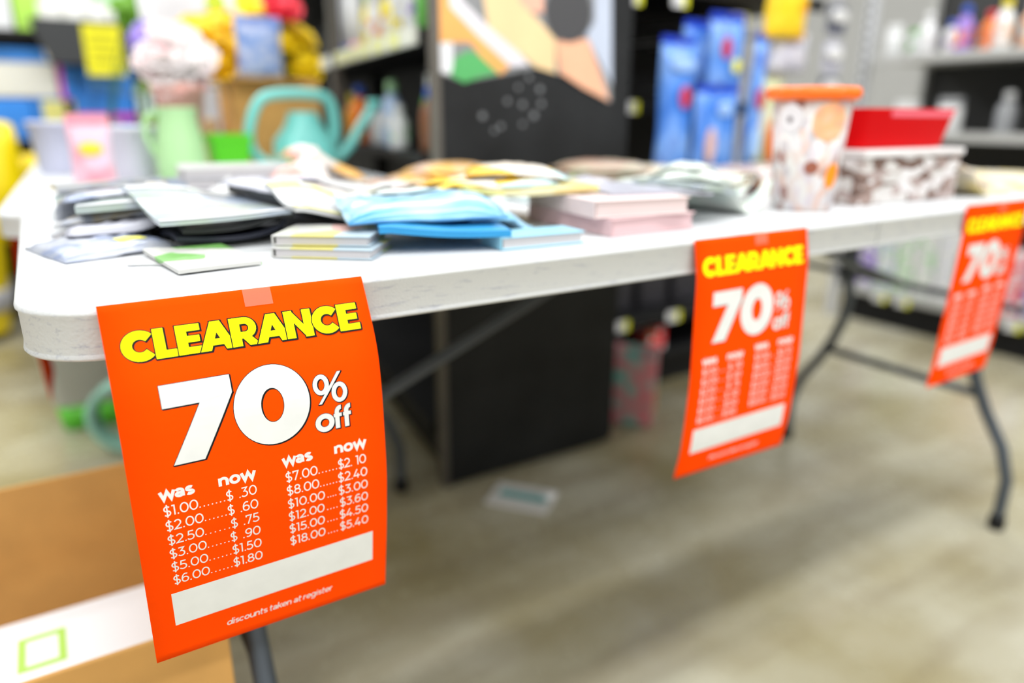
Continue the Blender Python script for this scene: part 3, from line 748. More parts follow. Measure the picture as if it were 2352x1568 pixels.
FLESH = mat('print_flesh', (.75, .48, .42), .4); RED = mat('print_red', (.55, .03, .08), .4); STK = mat('sticker_yellow', (.92, .88, .1), .5); LBLUE = mat('print_pale_blue', (.35, .55, .92), .4)
def prct(px0, py0, px1, py1, y): a = at(px0, py1, 1, y); b = at(px1, py0, 1, y); return a.x, a.z, b.x, b.z
for lbl, R4, y, pt in (('blue pouch hanging leftmost before the bay, pale top', (1500, 105, 1598, 400), 1.005, [(.2, .6, .02, .03, RED), (0, .85, .045, .02, LBLUE)]),
    ('blue pouch hanging highest in the middle, dark blue header', (1560, 70, 1668, 206), 1.080, [(0, .7, .03, .025, LBLUE)]),
    ('blue pouch with a yellow round sticker before the bay', (1618, 52, 1712, 206), 1.035, [(.3, .35, .016, .02, STK), (-.3, .6, .02, .03, RED)]),
    ('blue pouch in front with a pale hand printed on it', (1584, 214, 1696, 400), 1.0, [(-.45, .35, .02, .05, FLESH), (.1, .8, .03, .02, LBLUE)]),
    ('blue pouch hanging rightmost, slightly tilted, before the bay', (1696, 92, 1752, 385), 1.005, [(0, .55, .02, .03, RED), (-.1, .2, .025, .05, LBLUE)])):
    a = prct(*R4, y); o = pouch(lbl, *a, y, M_BL[int(R4[0]) % 3], patches=pt)
    if 'tilted' in lbl: o.rotation_euler = (0, .06, 0)
a = prct(1752, -40, 1862, 85, 1.0)
pouch('orange and yellow snack bag hanging top right of the blue pouches', *a, 1.0, pm('snack_orange', [(.95, .30, .01), (.98, .62, .02), (.95, .75, .05)], 14, .25, seed=3, noise=True), seam=mat('seal_orange', (.9, .35, .02), .3))
a = prct(1760, 95, 1855, 165, 1.03)
pouch('pale grey bag hanging under the orange snack bag', *a, 1.03, pm('grey_bag', [(.75, .70, .72), (.50, .50, .62), (.85, .82, .80)], 25, .3, seed=4, noise=True), seam=mat('seal_pale', (.7, .7, .75), .3))
a = prct(1728, 175, 1800, 372, 1.05)
pouch('cream bag with an orange carrot print hanging beside the blue pouches', *a, 1.05, pm('cream_bag', [(.80, .76, .66), (.62, .66, .35), (.88, .80, .70)], 12, .3, seed=6, noise=True), seam=mat('seal_cream', (.8, .76, .7), .3), patches=[(.1, .25, .035, .07, mat('carrot', (.85, .18, .02), .4))])
carton('small red carton on the lowest shelf of the bay', 1.60, 1.13, .12, 1.68, 1.2, .20, lab('red', 'brown', 4))
for k in range(4):
    carton('dark grey carton, %s from the left, low in the bay' % ordn[k], 1.32+.15*k, 1.2, .255, 1.44+.15*k, 1.4, .41, mat('carton_dark', (.03, .028, .035), .5, var=.4, vscale=30))
# box on the floor beside the end panel
t = carton('pink and teal printed carton on the floor beside the poster panel', 1.33, .915, 0, 1.49, 1.055, .20, pm('gift_box', [(.55, .08, .14), (.15, .55, .50), (.75, .20, .25), (.20, .62, .58)], 9, .5, seed=2, noise=True), rotz=math.radians(42),
    band=[(.05, .2, .4, .9, mat('print_pinkish', (.60, .10, .16), .5)), (.5, .05, .8, .4, mat('print_amber', (.80, .40, .05), .5))])

# ------------------------------------------------------------------ far-left products
def pbox(label, r4, y, d, m, cat='pack', name='paper_pack', band=None):
    x0, z0, x1, z1 = prct(*r4, y)
    return carton(label, x0, y, z0, x1, y+d, z1, m, band, cat, name)
PWH = mat('pack_white', (.74, .74, .70), .5); PBL = mat('pack_blue', (.03, .24, .80), .35, var=.25, vscale=7); PMG = mat('pack_magenta', (.72, .01, .48), .4); PYE = mat('pack_yellow', (.80, .76, .25), .5)
def zpx(py, px, y): return at(px, py, 1, y).z
SH1, SH2 = .74, 1.165
def shelfbox(label, px0, px1, pytop, y, d, m, zb, band=None, cat='pack', name='paper_pack'):
    a = at(px0, pytop, 1, y); b = at(px1, pytop, 1, y)
    return carton(label, a.x, y, zb, b.x, y+d, a.z, m, band, cat, name)
shelfbox('large white paper pack with a blue band at the far left edge', -90, 118, 105, FY+.02, .3, PWH, zpx(225, 0, FY+.02)+.003, [(0, .72, 1, 1.0, PBL)])
shelfbox('blue paper pack lying under the white pack at the far left', -120, 72, 225, FY+.02, .3, PBL, SH1, [(.02, .3, .1, .9, PMG)])
shelfbox('blue paper pack with a yellow label and magenta strip', 74, 168, 225, FY+.02, .3, PBL, SH1, [(.75, 0, .95, 1, PMG), (.2, .45, 1.0, .95, PYE)])
shelfbox('tall blue pack with a magenta stripe under the black bin', 128, 166, 150, FY+.02, .2, PBL, zpx(225, 0, FY+.02)+.003, [(0, 0, .3, 1, PMG)])
shelfbox('bright blue pack lying on the pale-patched one, under the yellow card', 172, 302, 152, FY+.03, .25, PBL, zpx(214, 0, FY+.02)+.003, [(.2, .1, .8, .5, mat('pack_sky', (.12, .38, .88), .4))])
shelfbox('blue pack with pale patch right of the yellow label', 170, 305, 214, FY+.02, .3, PBL, SH1, [(0, .42, 1, .58, PMG), (.15, .02, .7, .4, mat('pack_pale', (.65, .68, .82), .5))])
# black bin on the shelf front with a yellow card
a = at(62, 38, 1, FY-.12); b = at(305, 150, 1, FY-.12)
t = thing('display_bin', 'black hanging display bin with a yellow price card, back left', 'bin', (a.x, FY-.12, b.z))
w_, h_ = b.x-a.x, a.z-b.z
bm = BM(); xz(bm, [(.0, h_), (w_, h_), (w_, 0), (.055, 0)], 0, .01); xz(bm, [(.0, h_), (w_, h_), (w_, 0), (.055, 0)], .10, .107)
box(bm, .05, .01, 0, w_, .10, .01); box(bm, w_-.01, .0, 0, w_, .10, h_)
obj('bin_shell', bm, mat('bin_black', (.028, .03, .033), .5), t)
c = at(185, 55, 1, FY-.12); d = at(290, 175, 1, FY-.12)
yc = obj('price_card', box(BM(), c.x-a.x, -.006, d.z-b.z, d.x-a.x, -.003, c.z-b.z), mat('card_yellow', (.80, .74, .0), .5), t)
bm = BM(); cw, chh = d.x-c.x, c.z-d.z
for k, (f0, f1) in enumerate(((.15, .85), (.1, .8), (.2, .9), (.12, .7))): box(bm, c.x-a.x+cw*f0, -.0075, d.z-b.z+chh*(.78-.17*k), c.x-a.x+cw*f1, -.006, d.z-b.z+chh*(.82-.17*k))
obj('print_line', bm, mat('card_ink', (.35, .32, .0), .6), yc)
for k, px in enumerate((110, 163, 216, 266)):
    p = at(px, 0, 1, FY-.05)
    t = thing('paper_roll', 'white paper roll in the black bin, %s from the left' % ordn[k], 'roll', (p.x, FY-.065, b.z+.012), 0)
    obj('roll_body', lathe(BM(), [(.042, 0), (.044, .005), (.044, h_+.05), (.042, h_+.055)], 20), PWH, t, True)
    obj('core', lathe(BM(), [(.016, h_+.0545), (.016, h_+.0565)], 12), mat('core', (.45, .36, .22), .8), t)
shelfbox('dark green bottle crate with a pale label right of the blue packs', 308, 345, 190, FY+.02, .2, mat('crate_green', (.30, .42, .02), .5), SH1, [(.0, .45, 1, .85, mat('pale_teal', (.60, .76, .72), .5))], cat='carton', name='carton')
for k, (px0, px1, py, c) in enumerate(((-120, 10, -60, 'white'), (14, 80, -70, 'lime'), (84, 200, -60, 'white'), (204, 300, -50, 'pale green'), (302, 345, -80, 'green'))):
    shelfbox('%s pack on the top back shelf, %s from the left' % (c, ordn[k]), px0, px1, py, FY+.08, .25, cm(c, .5), SH2)

# yellow mop bucket behind the table corner
YB = 2.95
t = thing('mop_bucket', 'yellow mop bucket with pouring lip and grey band at the left edge', 'bucket', (-.47, YB, 0))
MY = mat('bucket_yellow', (.92, .70, .0), .35, var=.06)
e = at(46, 700, 1, YB).x+.47
bm = BM()
for (z, s) in ((.06, .88), (.08, .92), (.34, 1.0), (.40, .98)): pass
def loft(bm, secs, cap=True):
    rings = [[bm.verts.new((x, y, z)) for x, y in rrect(-a, -b, a, b, [r]*4, 5)] for (z, a, b, r) in secs]
    n = len(rings[0])
    for A, B in zip(rings, rings[1:]):
        for k in range(n): bm.faces.new((A[k], A[(k+1) % n], B[(k+1) % n], B[k]))
    if cap: bm.faces.new(rings[0][::-1]); bm.faces.new(rings[-1])
    return bm
obj('bucket_body', loft(BM(), [(.03, e*.86, .15, .06), (.05, e*.9, .16, .07), (.45, e, .18, .08), (.50, e, .18, .08), (.51, e*.9, .16, .06), (.30, e*.86, .14, .06)]), MY, t, True)
obj('grey_band', loft(BM(), [(.125, e*.955, .178, .08), (.13, e*.965, .182, .08), (.20, e*.975, .184, .08), (.205, e*.965, .18, .08)]), mat('band_grey', (.40, .40, .43), .5), t, True)
hw = lambda px, py: at(px, py, 1, YB).x+.47
zz = lambda px, py: at(px, py, 1, YB).z
zt = zz(20, 292); zb = zz(113, 372); xb = hw(113, 372)
wr = obj('wringer', loft(BM(), [(.505, e*.80, .12, .05), (zz(40, 545), hw(44, 545), .13, .06), (zz(60, 500), hw(52, 500), .14, .07), (zz(60, 455), hw(66, 455), .15, .08), (zz(60, 415), hw(62, 415), .15, .08), (zz(50, 370), hw(46, 370), .13, .07), (zz(40, 330), hw(42, 330), .12, .06), (zt+.01, hw(30, 300), .10, .06), (zt+.022, hw(8, 292), .07, .05)]), MY, t, True)
bm = BM(); tube(bm, [(hw(30, 400), 0, zz(30, 400)), (hw(62, 385), 0, zz(62, 388)), (hw(92, 372), 0, zz(92, 372)), (xb, 0, zb)], [.075, .060, .036, .012], 12, flat=.8)
obj('pouring_lip', bm, MY, t, True)
for sx in (-1, 1):
    for sy in (-1, 1):
        obj('caster', lathe(BM(), [(.02, 0), (.026, .008), (.026, .022), (.02, .03)], 12, sx*e*.7, sy*.11), DGREY, t, True)

# ------------------------------------------------------------------ garden goods on the rear table
def onto(px, py): p = at(px, py, 2, H2); return p
def pail(label, loc, r, h, m, flare=1.18, ridge=True):
    t = thing('pail', label, 'pail', loc)
    prof = [(r*.82, 0), (r*.84, .003), (r*flare*.84, h*.93), (r*flare*.90, h*.935), (r*flare*.90, h), (r*flare*.86, h), (r*flare*.80, h*.93), (r*.78, .008)]
    obj('body', lathe(BM(), prof, 28), m, t, True)
    obj('bail_handle', tube(BM(), [(r*flare*.9*math.cos(a), r*.9*math.sin(a)*.9-.0, h*.95-abs(math.sin(a))*h*.25) for a in [PI+PI*k/14 for k in range(15)]], .002, 6), STEEL, t, True)
    return t
LIL = mat('lilac_plastic', (.60, .62, .78), .4)
pail('lilac pail at the left edge of the rear table', (.075, 1.62, H2), .060, .125, LIL)
pail('pale lilac pail between the pink bag and the green vase', (.208, 1.36, H2), .056, .118, mat('pale_lilac', (.70, .71, .82), .4))
x0, x1 = at(168, 400, 1, 1.22).x, at(268, 400, 1, 1.22).x
pouch('pink gift bag with a small yellow label standing on the rear table', x0, H2, x1, .835, 1.22, pm('pink_bag', [(.85, .25, .32), (.85, .50, .60), (.80, .60, .75)], 16, .4, seed=5, noise=True), name='gift_bag', cat='bag', seam=mat('seal_pink', (.8, .3, .38), .4), hook=False, patches=[(-.05, .62, .022, .013, mat('sticker_gold', (.92, .62, .03), .4))])
t = thing('vase', 'pale green tall plastic vase with a side handle on the rear table', 'vase', (.292, 1.235, H2))
MG = mat('mint_green', (.40, .66, .33), .45)
obj('body', lathe(BM(), [(.046, 0), (.050, .004), (.052, .05), (.046, .10), (.039, .135), (.041, .152), (.044, .158), (.040, .158), (.034, .14)], 28), MG, t, True)
obj('handle', tube(BM(), smoothpath([(-.040, 0, .145), (-.062, 0, .140), (-.066, 0, .10), (-.050, 0, .06)]), .006, 8), MG, t, True)
t = thing('flower_pot', 'bright green square flower pot left of the watering can', 'pot', (.405, 1.30, H2))
obj('body', loft(BM(), [(0, .034, .034, .006), (.085, .043, .043, .006), (.085, .046, .046, .006), (.10, .046, .046, .006), (.10, .041, .041, .005), (.03, .036, .036, .005)]), mat('pot_green', (.08, .55, .0), .45), t)
obj('soil', box(BM(), -.036, -.036, .07, .036, .036, .078), mat('soil', (.06, .03, .015), .9), t)
# watering can
t = thing('watering_can', 'turquoise plastic watering can with a tall arched handle and spout', 'watering can', (.585, 1.30, H2))
MT = mat('turquoise_plastic', (.18, .60, .55), .3)
bm = loft(BM(), [(0, .072, .055, .04), (.01, .078, .060, .045), (.085, .070, .055, .045), (.115, .045, .042, .035), (.145, .034, .034, .03), (.150, .034, .034, .03), (.150, .028, .028, .025), (.12, .03, .03, .025)])
obj('body', bm, MT, t, True)
hp = smoothpath([(-.075, 0, .02), (-.125, 0, .05), (-.135, 0, .10), (-.105, 0, .178), (-.06, 0, .192), (.03, 0, .192), (.072, 0, .182), (.080, 0, .12), (.070, 0, .06)], 3)
obj('handle', tube(BM(), hp, .0125, 12, flat=1.3), MT, t, True)
sp = obj('spout', tube(BM(), smoothpath([(.06, 0, .03), (.11, 0, .06), (.155, 0, .13), (.185, 0, .165)], 2), [.020]*3+[.016]*4+[.012]*8 if False else .0125, 12), MT, t, True)
obj('rose', lathe(BM(), [(.013, .0), (.021, .018), (.019, .021)], 16, .185, 0), MT, sp, True).location = (0, 0, .160)
obj('price_sticker', box(BM(), -.06, -.0625, .028, -.01, -.0605, .052, .0008), STK, t)

# kraft flower crate with bouquets
t = thing('crate', 'brown kraft cardboard crate holding artificial flowers', 'crate', (.595, 1.63, H2))
bm = BM(); box(bm, -.115, -.09, 0, .115, -.084, .235); box(bm, -.115, .084, 0, .115, .09, .235); box(bm, -.115, -.084, 0, -.109, .084, .235); box(bm, .109, -.084, 0, .115, .084, .235); box(bm, -.109, -.084, 0, .109, .084, .006)
obj('crate_walls', bm, KRAFT, t)
obj('flap', box(BM(), -.115, -.13, .228, .06, -.09, .234), KRAFT, t)
LEAF = mat('leaf_green', (.03, .12, .02), .5, var=.3, vscale=40)
def blossom(bm, c, R, k=0):
    """ruffled flower head: three whorls of cupped petals round a button"""
    for ring, (n, rr, el) in enumerate(((9, 1.0, .15), (7, .75, .6), (5, .48, 1.05))):
        for j in range(n):
            a = 2*PI*j/n+ring*.4+k*.7; o = Vector((math.cos(a), math.sin(a), 0)); d = (o*math.cos(el)+Vector((0, 0, 1))*math.sin(el))
            sd = Vector((-math.sin(a), math.cos(a), 0))*R*rr*.42; L_ = R*rr; nrm = Vector((0, 0, 1))*math.cos(el)-o*math.sin(el)
            p = Vector(c); pts = [p, p+d*L_*.5-sd+nrm*L_*.10, p+d*L_*.95-sd*.6, p+d*L_*1.05+nrm*-.05*L_, p+d*L_*.95+sd*.6, p+d*L_*.5+sd+nrm*L_*.10]
            vv = [bm.verts.new(q) for q in pts]; m_ = bm.verts.new(p+d*L_*.55-nrm*L_*.08)
            for i in range(6): bm.faces.new((vv[i], vv[(i+1) % 6], m_))
def bouquet(label, base, centers, R, m, name='bouquet', cat='flowers', leaf=True):
    t = thing(name, label, cat, base)
    bm = BM()
    for k, c in enumerate(centers):
        q = Vector(c)-Vector(base); st = tube(BM(), smoothpath([(0, 0, 0), (q.x*.3, q.y*.3, q.z*.5), tuple(q)]), .0022, 5)
        obj('stem', st, LEAF, t)
        b2 = BM(); lathe(b2, [(.002, 0), (R*.45, R*.12), (R*.5, R*.35), (R*.3, R*.55), (.002, R*.6)], 10)
        for v in b2.verts: v.co += Vector((0, 0, -R*.1))
        blossom(b2, (0, 0, 0), R, k)
        tilt_ = Matrix.Rotation(.75+.2*math.sin(k), 4, 'X') @ Matrix.Rotation(.4*math.sin(k*1.9), 4, 'Y')
        for v in b2.verts: v.co = tilt_ @ v.co + q
        obj('blossom', b2, m, t)
    if leaf:
        for k in range(10):
            a = k*2.4; q = Vector(centers[k % len(centers)])-Vector(base)
            c = q*.62+Vector((math.cos(a)*.02, math.sin(a)*.02, 0)); d = Vector((math.cos(a), math.sin(a), .2))*.045; s = d.cross(Vector((0, 0, 1))).normalized()*.012
            vv = [bm.verts.new(x) for x in (c, c+d*.5+s, c+d, c+d*.5-s)]; bm.faces.new(vv)
        tag(obj('foliage', bm, LEAF, t), kind='stuff')
    else: bm.free()
    return t
FY1 = mat('petal_yellow', (.95, .56, .0), .6, var=.08, vscale=30); FY2 = mat('petal_gold', (.95, .68, .0), .6, var=.08, vscale=30)
FRD = mat('petal_red', (.80, .02, .05), .6); FPK = pm('petal_pink', [(.85, .45, .48), (.86, .76, .76), (.86, .82, .82), (.84, .70, .70)], 14, .6, seed=2, noise=True); FPU = mat('petal_purple', (.35, .25, .70), .6)
def A3(pts, y, dy=.02): return [tuple(at(px, py, 1, y+dy*((k % 3)-1))) for k, (px, py) in enumerate(pts)]
bouquet('orange-yellow artificial blooms at the left of the kraft crate', (.53, 1.60, H2+.02), A3([(460, 72), (490, 100), (520, 90), (475, 130), (515, 130), (500, 62), (540, 110), (455, 95), (530, 70), (505, 150)], 1.60), .058, FY1)
bouquet('golden yellow artificial blooms at the right of the kraft crate', (.66, 1.62, H2+.02), A3([(650, 95), (680, 110), (660, 140), (695, 145), (690, 85), (670, 170), (700, 175), (665, 75), (640, 115)], 1.62), .052, FY2)
bouquet('yellow-green artificial blooms above the blue flowers', (.61, 1.66, H2+.02), A3([(598, 30), (612, 50), (585, 10), (625, 20), (640, 45)], 1.66), .055, FY2)
bouquet('single red artificial bloom at the top of the crate', (.64, 1.60, H2+.02), A3([(650, 22), (655, 5), (640, 12)], 1.60), .052, FRD, leaf=False)
# blue wrapped pack in the crate
x0, z0, x1, z1 = prct(545, 62, 640, 175, 1.53)
pouch('blue star-shaped wrapped flower pack in front of the kraft crate', x0, H2+.238, x1, z1, 1.515, pm('blue_wrap', [(.08, .18, .55), (.25, .38, .75), (.55, .60, .80), (.12, .22, .60)], 22, .35, seed=8, noise=True), name='wrapped_pack', cat='pack', hook=False, seam=mat('seal_periwinkle', (.25, .35, .75), .4), thick=.018)
# pink and white bunch in a pink pot
t = thing('flower_pot', 'pale pink pot under the pink and white bunch on the rear table', 'pot', (.335, 1.46, H2))
obj('body', lathe(BM(), [(.036, 0), (.038, .01), (.054, .19), (.060, .192), (.060, .212), (.055, .212), (.048, .19)], 26), mat('pot_pink', (.82, .42, .36), .5, var=.08), t, True)
bouquet('pink and white artificial bunch standing in the pink pot', (.335, 1.46, H2+.19), A3([(365, 130), (395, 110), (430, 125), (375, 165), (410, 150), (440, 165), (400, 190), (385, 90), (420, 95), (455, 140), (355, 155), (430, 190), (395, 140)], 1.46), .052, FPK)
bouquet('purple artificial blooms left of the pink and white bunch', (.27, 1.62, H2+.004), A3([(325, 90), (320, 115), (332, 70)], 1.62), .030, FPU)
# white paper sleeves behind
for lbl, r4, y, d_ in (('tall white paper flower sleeve behind the pink bunch', (352, -60, 455, 300), 1.92, .05), ('tall white paper sleeve with a lime disc behind the yellow blooms', (458, -70, 560, 300), 2.12, .05)):
    x0, z0, x1, z1 = prct(*r4, y)
    t = thing('paper_sleeve', lbl, 'paper sleeve', ((x0+x1)/2, y, H2)); hw = (x1-x0)/2; hh = z1-H2
    obj('paper', loft(BM(), [(0, hw*.55, .03, .02), (hh*.5, hw*.8, .05, .03), (hh, hw, .07, .04), (hh, hw*.96, .065, .04), (hh*.6, hw*.8, .045, .03)]), mat('sleeve_paper', (.72, .71, .74), .8, bump=.3, bscale=25), t, True)
    if 'lime' in lbl:
        p = at(492, 8, 1, y-.06); bm = lathe(BM(), [(.030, 0), (.030, .003)], 20)
        for v in bm.verts: v.co = Vector((v.co.x+p.x-(x0+x1)/2, -.075-v.co.z, p.z-H2+v.co.y))
        obj('disc', bm, mat('lime_disc', (.75, .90, .05), .5), t)
bouquet('green leafy artificial stems behind the purple blooms', (.22, 2.20, H2+.004), A3([(290, 20), (320, 5), (330, 35), (305, 45)], 2.20), .05, mat('leaf_bright', (.14, .34, .02), .6))
carton('pale wooden plant tray behind the green pot', .36, 1.66, H2, .46, 1.84, H2+.13, mat('tray_wood', (.70, .52, .30), .7, var=.1), cat='tray', name='plant_tray')

# ------------------------------------------------------------------ under the tables
BX0, BX1, BY0, BY1, BZ = -.47, .118, .150, .560, .37
t = thing('cardboard_box', 'open brown cardboard box on the floor under the near end of the table', 'box', (BX0, BY0, 0))
W_, D_ = BX1-BX0, BY1-BY0
for nm, b6 in (('front_wall', (0, 0, 0, W_, .005, BZ)), ('back_wall', (0, D_-.005, 0, W_, D_, BZ+.012)), ('side_wall', (0, .005, 0, .005, D_-.005, BZ)), ('side_wall', (W_-.005, .005, 0, W_, D_-.005, BZ)), ('bottom', (.005, .005, 0, W_-.005, D_-.005, .005))):
    obj(nm, box(BM(), *b6, .0012), KRAFT, t)
t = thing('carton', 'white flat carton with a green outlined square inside the cardboard box', 'box', (BX0+.012, BY0+.012, .006))
cw, cd, chh = W_-.024, .255, .262
obj('body', box(BM(), 0, 0, 0, cw, cd, chh, .003), mat('carton_white', (.82, .80, .82), .35), t)
q0 = at(60, 1452, 2, chh+.006); q1 = at(128, 1445, 2, chh+.006); 
sx, sy = q0.x-BX0-.012, q1.y-BY0-.012-.064
bm = BM(); S_ = .055; S2 = .032
for b6 in ((0, 0, S2, .008), (0, S_, S2, S_+.008), (-.008, 0, 0, S_+.008), (S2, 0, S2+.008, S_+.008)): box(bm, sx+b6[0], sy+b6[1], chh-.0002, sx+b6[2], sy+b6[3], chh+.0008)
obj('green_outline', bm, mat('lime_ink', (.40, .66, .08), .5), t)
obj('print_patch', box(BM(), sx-.09, sy-.03, chh-.0002, sx-.045, sy+.09, chh+.0008), pm('blurry_print', [(.75, .25, .3), (.4, .55, .8), (.8, .75, .85)], 30, .5, seed=3, noise=True), t)
p = at(215, 958, 2, 0)
t = thing('tub', 'white plastic tub with a green base on the floor under the rear table', 'tub', (.06, 1.80, 0))
obj('body', loft(BM(), [(.075, .10, .09, .03), (.24, .118, .10, .03), (.24, .124, .106, .03), (.262, .124, .106, .03), (.262, .11, .095, .03), (.10, .09, .08, .03)]), mat('tub_white', (.72, .73, .74), .4), t, True)
obj('base', loft(BM(), [(0, .09, .08, .03), (.074, .098, .088, .03)]), mat('tub_green', (.12, .60, .04), .45), t, True)
t = thing('hose_coil', 'pale teal hose coil standing on the floor beside the white tub', 'hose', (.125, 1.50, 0), math.radians(-20))
for k in range(3):
    obj('hose_loop', tube(BM(), [(.088*math.cos(a), -.022+.022*k, .10+.088*math.sin(a)) for a in [2*PI*i/36 for i in range(36)]], .011, 10, closed=True), mat('hose_teal', (.28, .55, .45), .45), t, True)
obj('tie', tube(BM(), [(.088+.015*math.cos(a), .036*math.sin(a), .10) for a in [2*PI*i/12 for i in range(12)]], .003, 6, closed=True), WHITE, t)
t = thing('fallen_packet', 'white packet with a teal stripe lying on the floor under the table', 'packet', (.862, .735, 0), math.radians(-52))
obj('sleeve', box(BM(), -.075, -.052, .001, .075, .052, .007, .002), mat('paper_white', (.62, .62, .60), .6), t)
obj('stripe', box(BM(), -.055, -.012, .0068, .06, .018, .0078), mat('stripe_teal', (.12, .36, .36), .5), t)
obj('bubble', lathe(BM(), [(.018, .0066), (.017, .010), (.010, .013)], 16, .055, .030), WHITE, t, True)

# ------------------------------------------------------------------ goods on the long table
CELL = .01; HM = {}; DBG = False
def foot(x, y, rot, w_, d):
    c, s = math.cos(rot), math.sin(rot); out = {}
    nx, ny = max(3, int(w_/.006)), max(3, int(d/.006))
    for i in range(nx+1):
        for j in range(ny+1):
            a, b = w_*i/nx, d*j/ny
            out[(round((x+a*c-b*s)/CELL), round((y+a*s+b*c)/CELL))] = (a, b)
    return out
TILTS = [(.025*i, .025*j) for i in range(-4, 5) for j in range(-4, 5)]
def drop(x, y, rot, w_, d, h, base=.7402):
    """rest a flat thing on whatever lies below it: the lowest leaning plane that clears everything"""
    ft = foot(x, y, rot, w_, d); hs = [(u, v, HM.get(k, base)) for k, (u, v) in ft.items()]
    best = None
    for a, b in TILTS:
        z0 = max(q-a*u-b*v for u, v, q in hs)
        cost = z0+a*w_/2+b*d/2+.02*(a*a+b*b)+.003*(abs(a)+abs(b))
        if best is None or cost < best[0]-1e-6: best = (cost, z0, a, b)
    _, z0, a, b = best
    for k, (u, v) in ft.items(): HM[k] = z0+a*u+b*v+h+.0004
    return z0+.0003, a, b
def packet(label, x, y, rot, w_, d, h, m, kind='sleeve', header=None, sticker=None, cat=None, edge=None):
    """corner x, y (front left), rot in degrees; soft packs sag over what lies below them, notebooks stay stiff"""
    r = math.radians(rot)
    if kind == 'book':
        z, ta, tb = drop(x, y, r, w_, d, h)
        t = thing('notebook', label, cat or 'notebook', (x, y, z), rot=(math.atan(tb), -math.atan(ta), r))
        obj('page_block', box(BM(), .002, .002, .0012, w_-.003, d-.002, h-.0012), m if 'pink' in m.name else mat('pages', (.55, .53, .54), .8), t)
        obj('cover', box(BM(), 0, 0, h-.0014, w_, d, h, .0005), m, t); obj('cover', box(BM(), 0, 0, 0, w_, d, .0014, .0005), edge or m, t)
        obj('spine', box(BM(), -.0015, 0, 0, 0, d, h, .0004), edge or m, t)
        return t
    n = 12; c, s_ = math.cos(r), math.sin(r); base = .7402
    W = lambda fx, fy: (x+fx*w_*c-fy*d*s_, y+fx*w_*s_+fy*d*c)
    def hm(px, py):
        i, j = px/CELL, py/CELL; return max(HM.get((round(i+a), round(j+b_)), base) for a in (-1, 0, 1) for b_ in (-1, 0, 1))
    raw = [[hm(*W(i/n, j/n)) for i in range(n+1)] for j in range(n+1)]
    B = [q[:] for q in raw]
    for _ in range(60 if kind == 'sleeve' else 12):
        N = [q[:] for q in B]
        for j in range(n+1):
            for i in range(n+1):
                nb = [B[jj][ii] for ii, jj in ((i-1, j), (i+1, j), (i, j-1), (i, j+1)) if 0 <= ii <= n and 0 <= jj <= n]
                if len(nb) == 4: v = sum(nb)/4
                else: v = sum(nb)/len(nb)-(.00005 if kind == 'sleeve' else .0004)
                N[j][i] = max(raw[j][i], v)
        B = N
    z = min(min(q) for q in B)+.0003
    t = thing('packet' if kind == 'sleeve' else 'pouch', label, cat or ('packet' if kind == 'sleeve' else 'pouch'), (x, y, z), r)
    bm = BM(); T_, B_ = [], []; tz = [[0]*(n+1) for _ in range(n+1)]
    for j in range(n+1):
        a, b = [], []
        for i in range(n+1):
            fx, fy = i/n, j/n; e = (1-(2*fx-1)**4)*(1-(2*fy-1)**4)
            ru = random.uniform(-1, 1)*(.0016 if kind == 'pouch' else .0003)*e
            tk = (h*.16+h*.84*e**.6) if kind == 'pouch' else (h*.85+h*.15*e)
            bz = B[j][i]-z+.0003; tz[j][i] = bz+max(.0008, tk+ru)
            a.append(bm.verts.new((fx*w_, fy*d, tz[j][i]))); b.append(bm.verts.new((fx*w_, fy*d, bz)))
        T_.append(a); B_.append(b)
    for j in range(n):
        for i in range(n):
            bm.faces.new((T_[j][i], T_[j][i+1], T_[j+1][i+1], T_[j+1][i])); bm.faces.new((B_[j][i+1], B_[j][i], B_[j+1][i], B_[j+1][i+1]))
        bm.faces.new((T_[j][0], T_[j+1][0], B_[j+1][0], B_[j][0])); bm.faces.new((T_[j][n], B_[j][n], B_[j+1][n], T_[j+1][n]))
        bm.faces.new((T_[0][j], B_[0][j], B_[0][j+1], T_[0][j+1])); bm.faces.new((T_[n][j], T_[n][j+1], B_[n][j+1], B_[n][j]))
    obj('sleeve' if kind == 'sleeve' else 'bag', bm, m, t, kind == 'pouch')
    def top(u, v):
        fi, fj = min(n-1e-6, max(0, u/w_*n)), min(n-1e-6, max(0, v/d*n)); i, j = int(fi), int(fj); p, q = fi-i, fj-j
        return (tz[j][i]*(1-p)+tz[j][i+1]*p)*(1-q)+(tz[j+1][i]*(1-p)+tz[j+1][i+1]*p)*q
    for k, (u, v) in foot(x, y, r, w_, d).items(): HM[k] = max(HM.get(k, base), z+top(u, v)+.0003)
    def strip(name, u0, v0, u1, v1, mm):
        b2 = BM(); G_ = [[b2.verts.new((u0+(u1-u0)*i/6, v0+(v1-v0)*j/2, top(u0+(u1-u0)*i/6, v0+(v1-v0)*j/2)+.0007)) for i in range(7)] for j in range(3)]
        for j in range(2):
            for i in range(6): b2.faces.new((G_[j][i], G_[j][i+1], G_[j+1][i+1], G_[j+1][i]))
        obj(name, b2, mm, t)
    if header: strip('header_card', .001, d-.020, w_-.001, d-.001, header)
    if header and kind == 'sleeve': strip('white_border', .001, .001, w_-.001, .012, header)
    if kind == 'pouch' and len(label) % 2: strip('end_seal', .001, d-.011, w_-.001, d-.0005, HW)
    if sticker: strip('price_sticker', w_*.55, d*.18, w_*.55+.024, d*.18+.018, sticker)
    return t
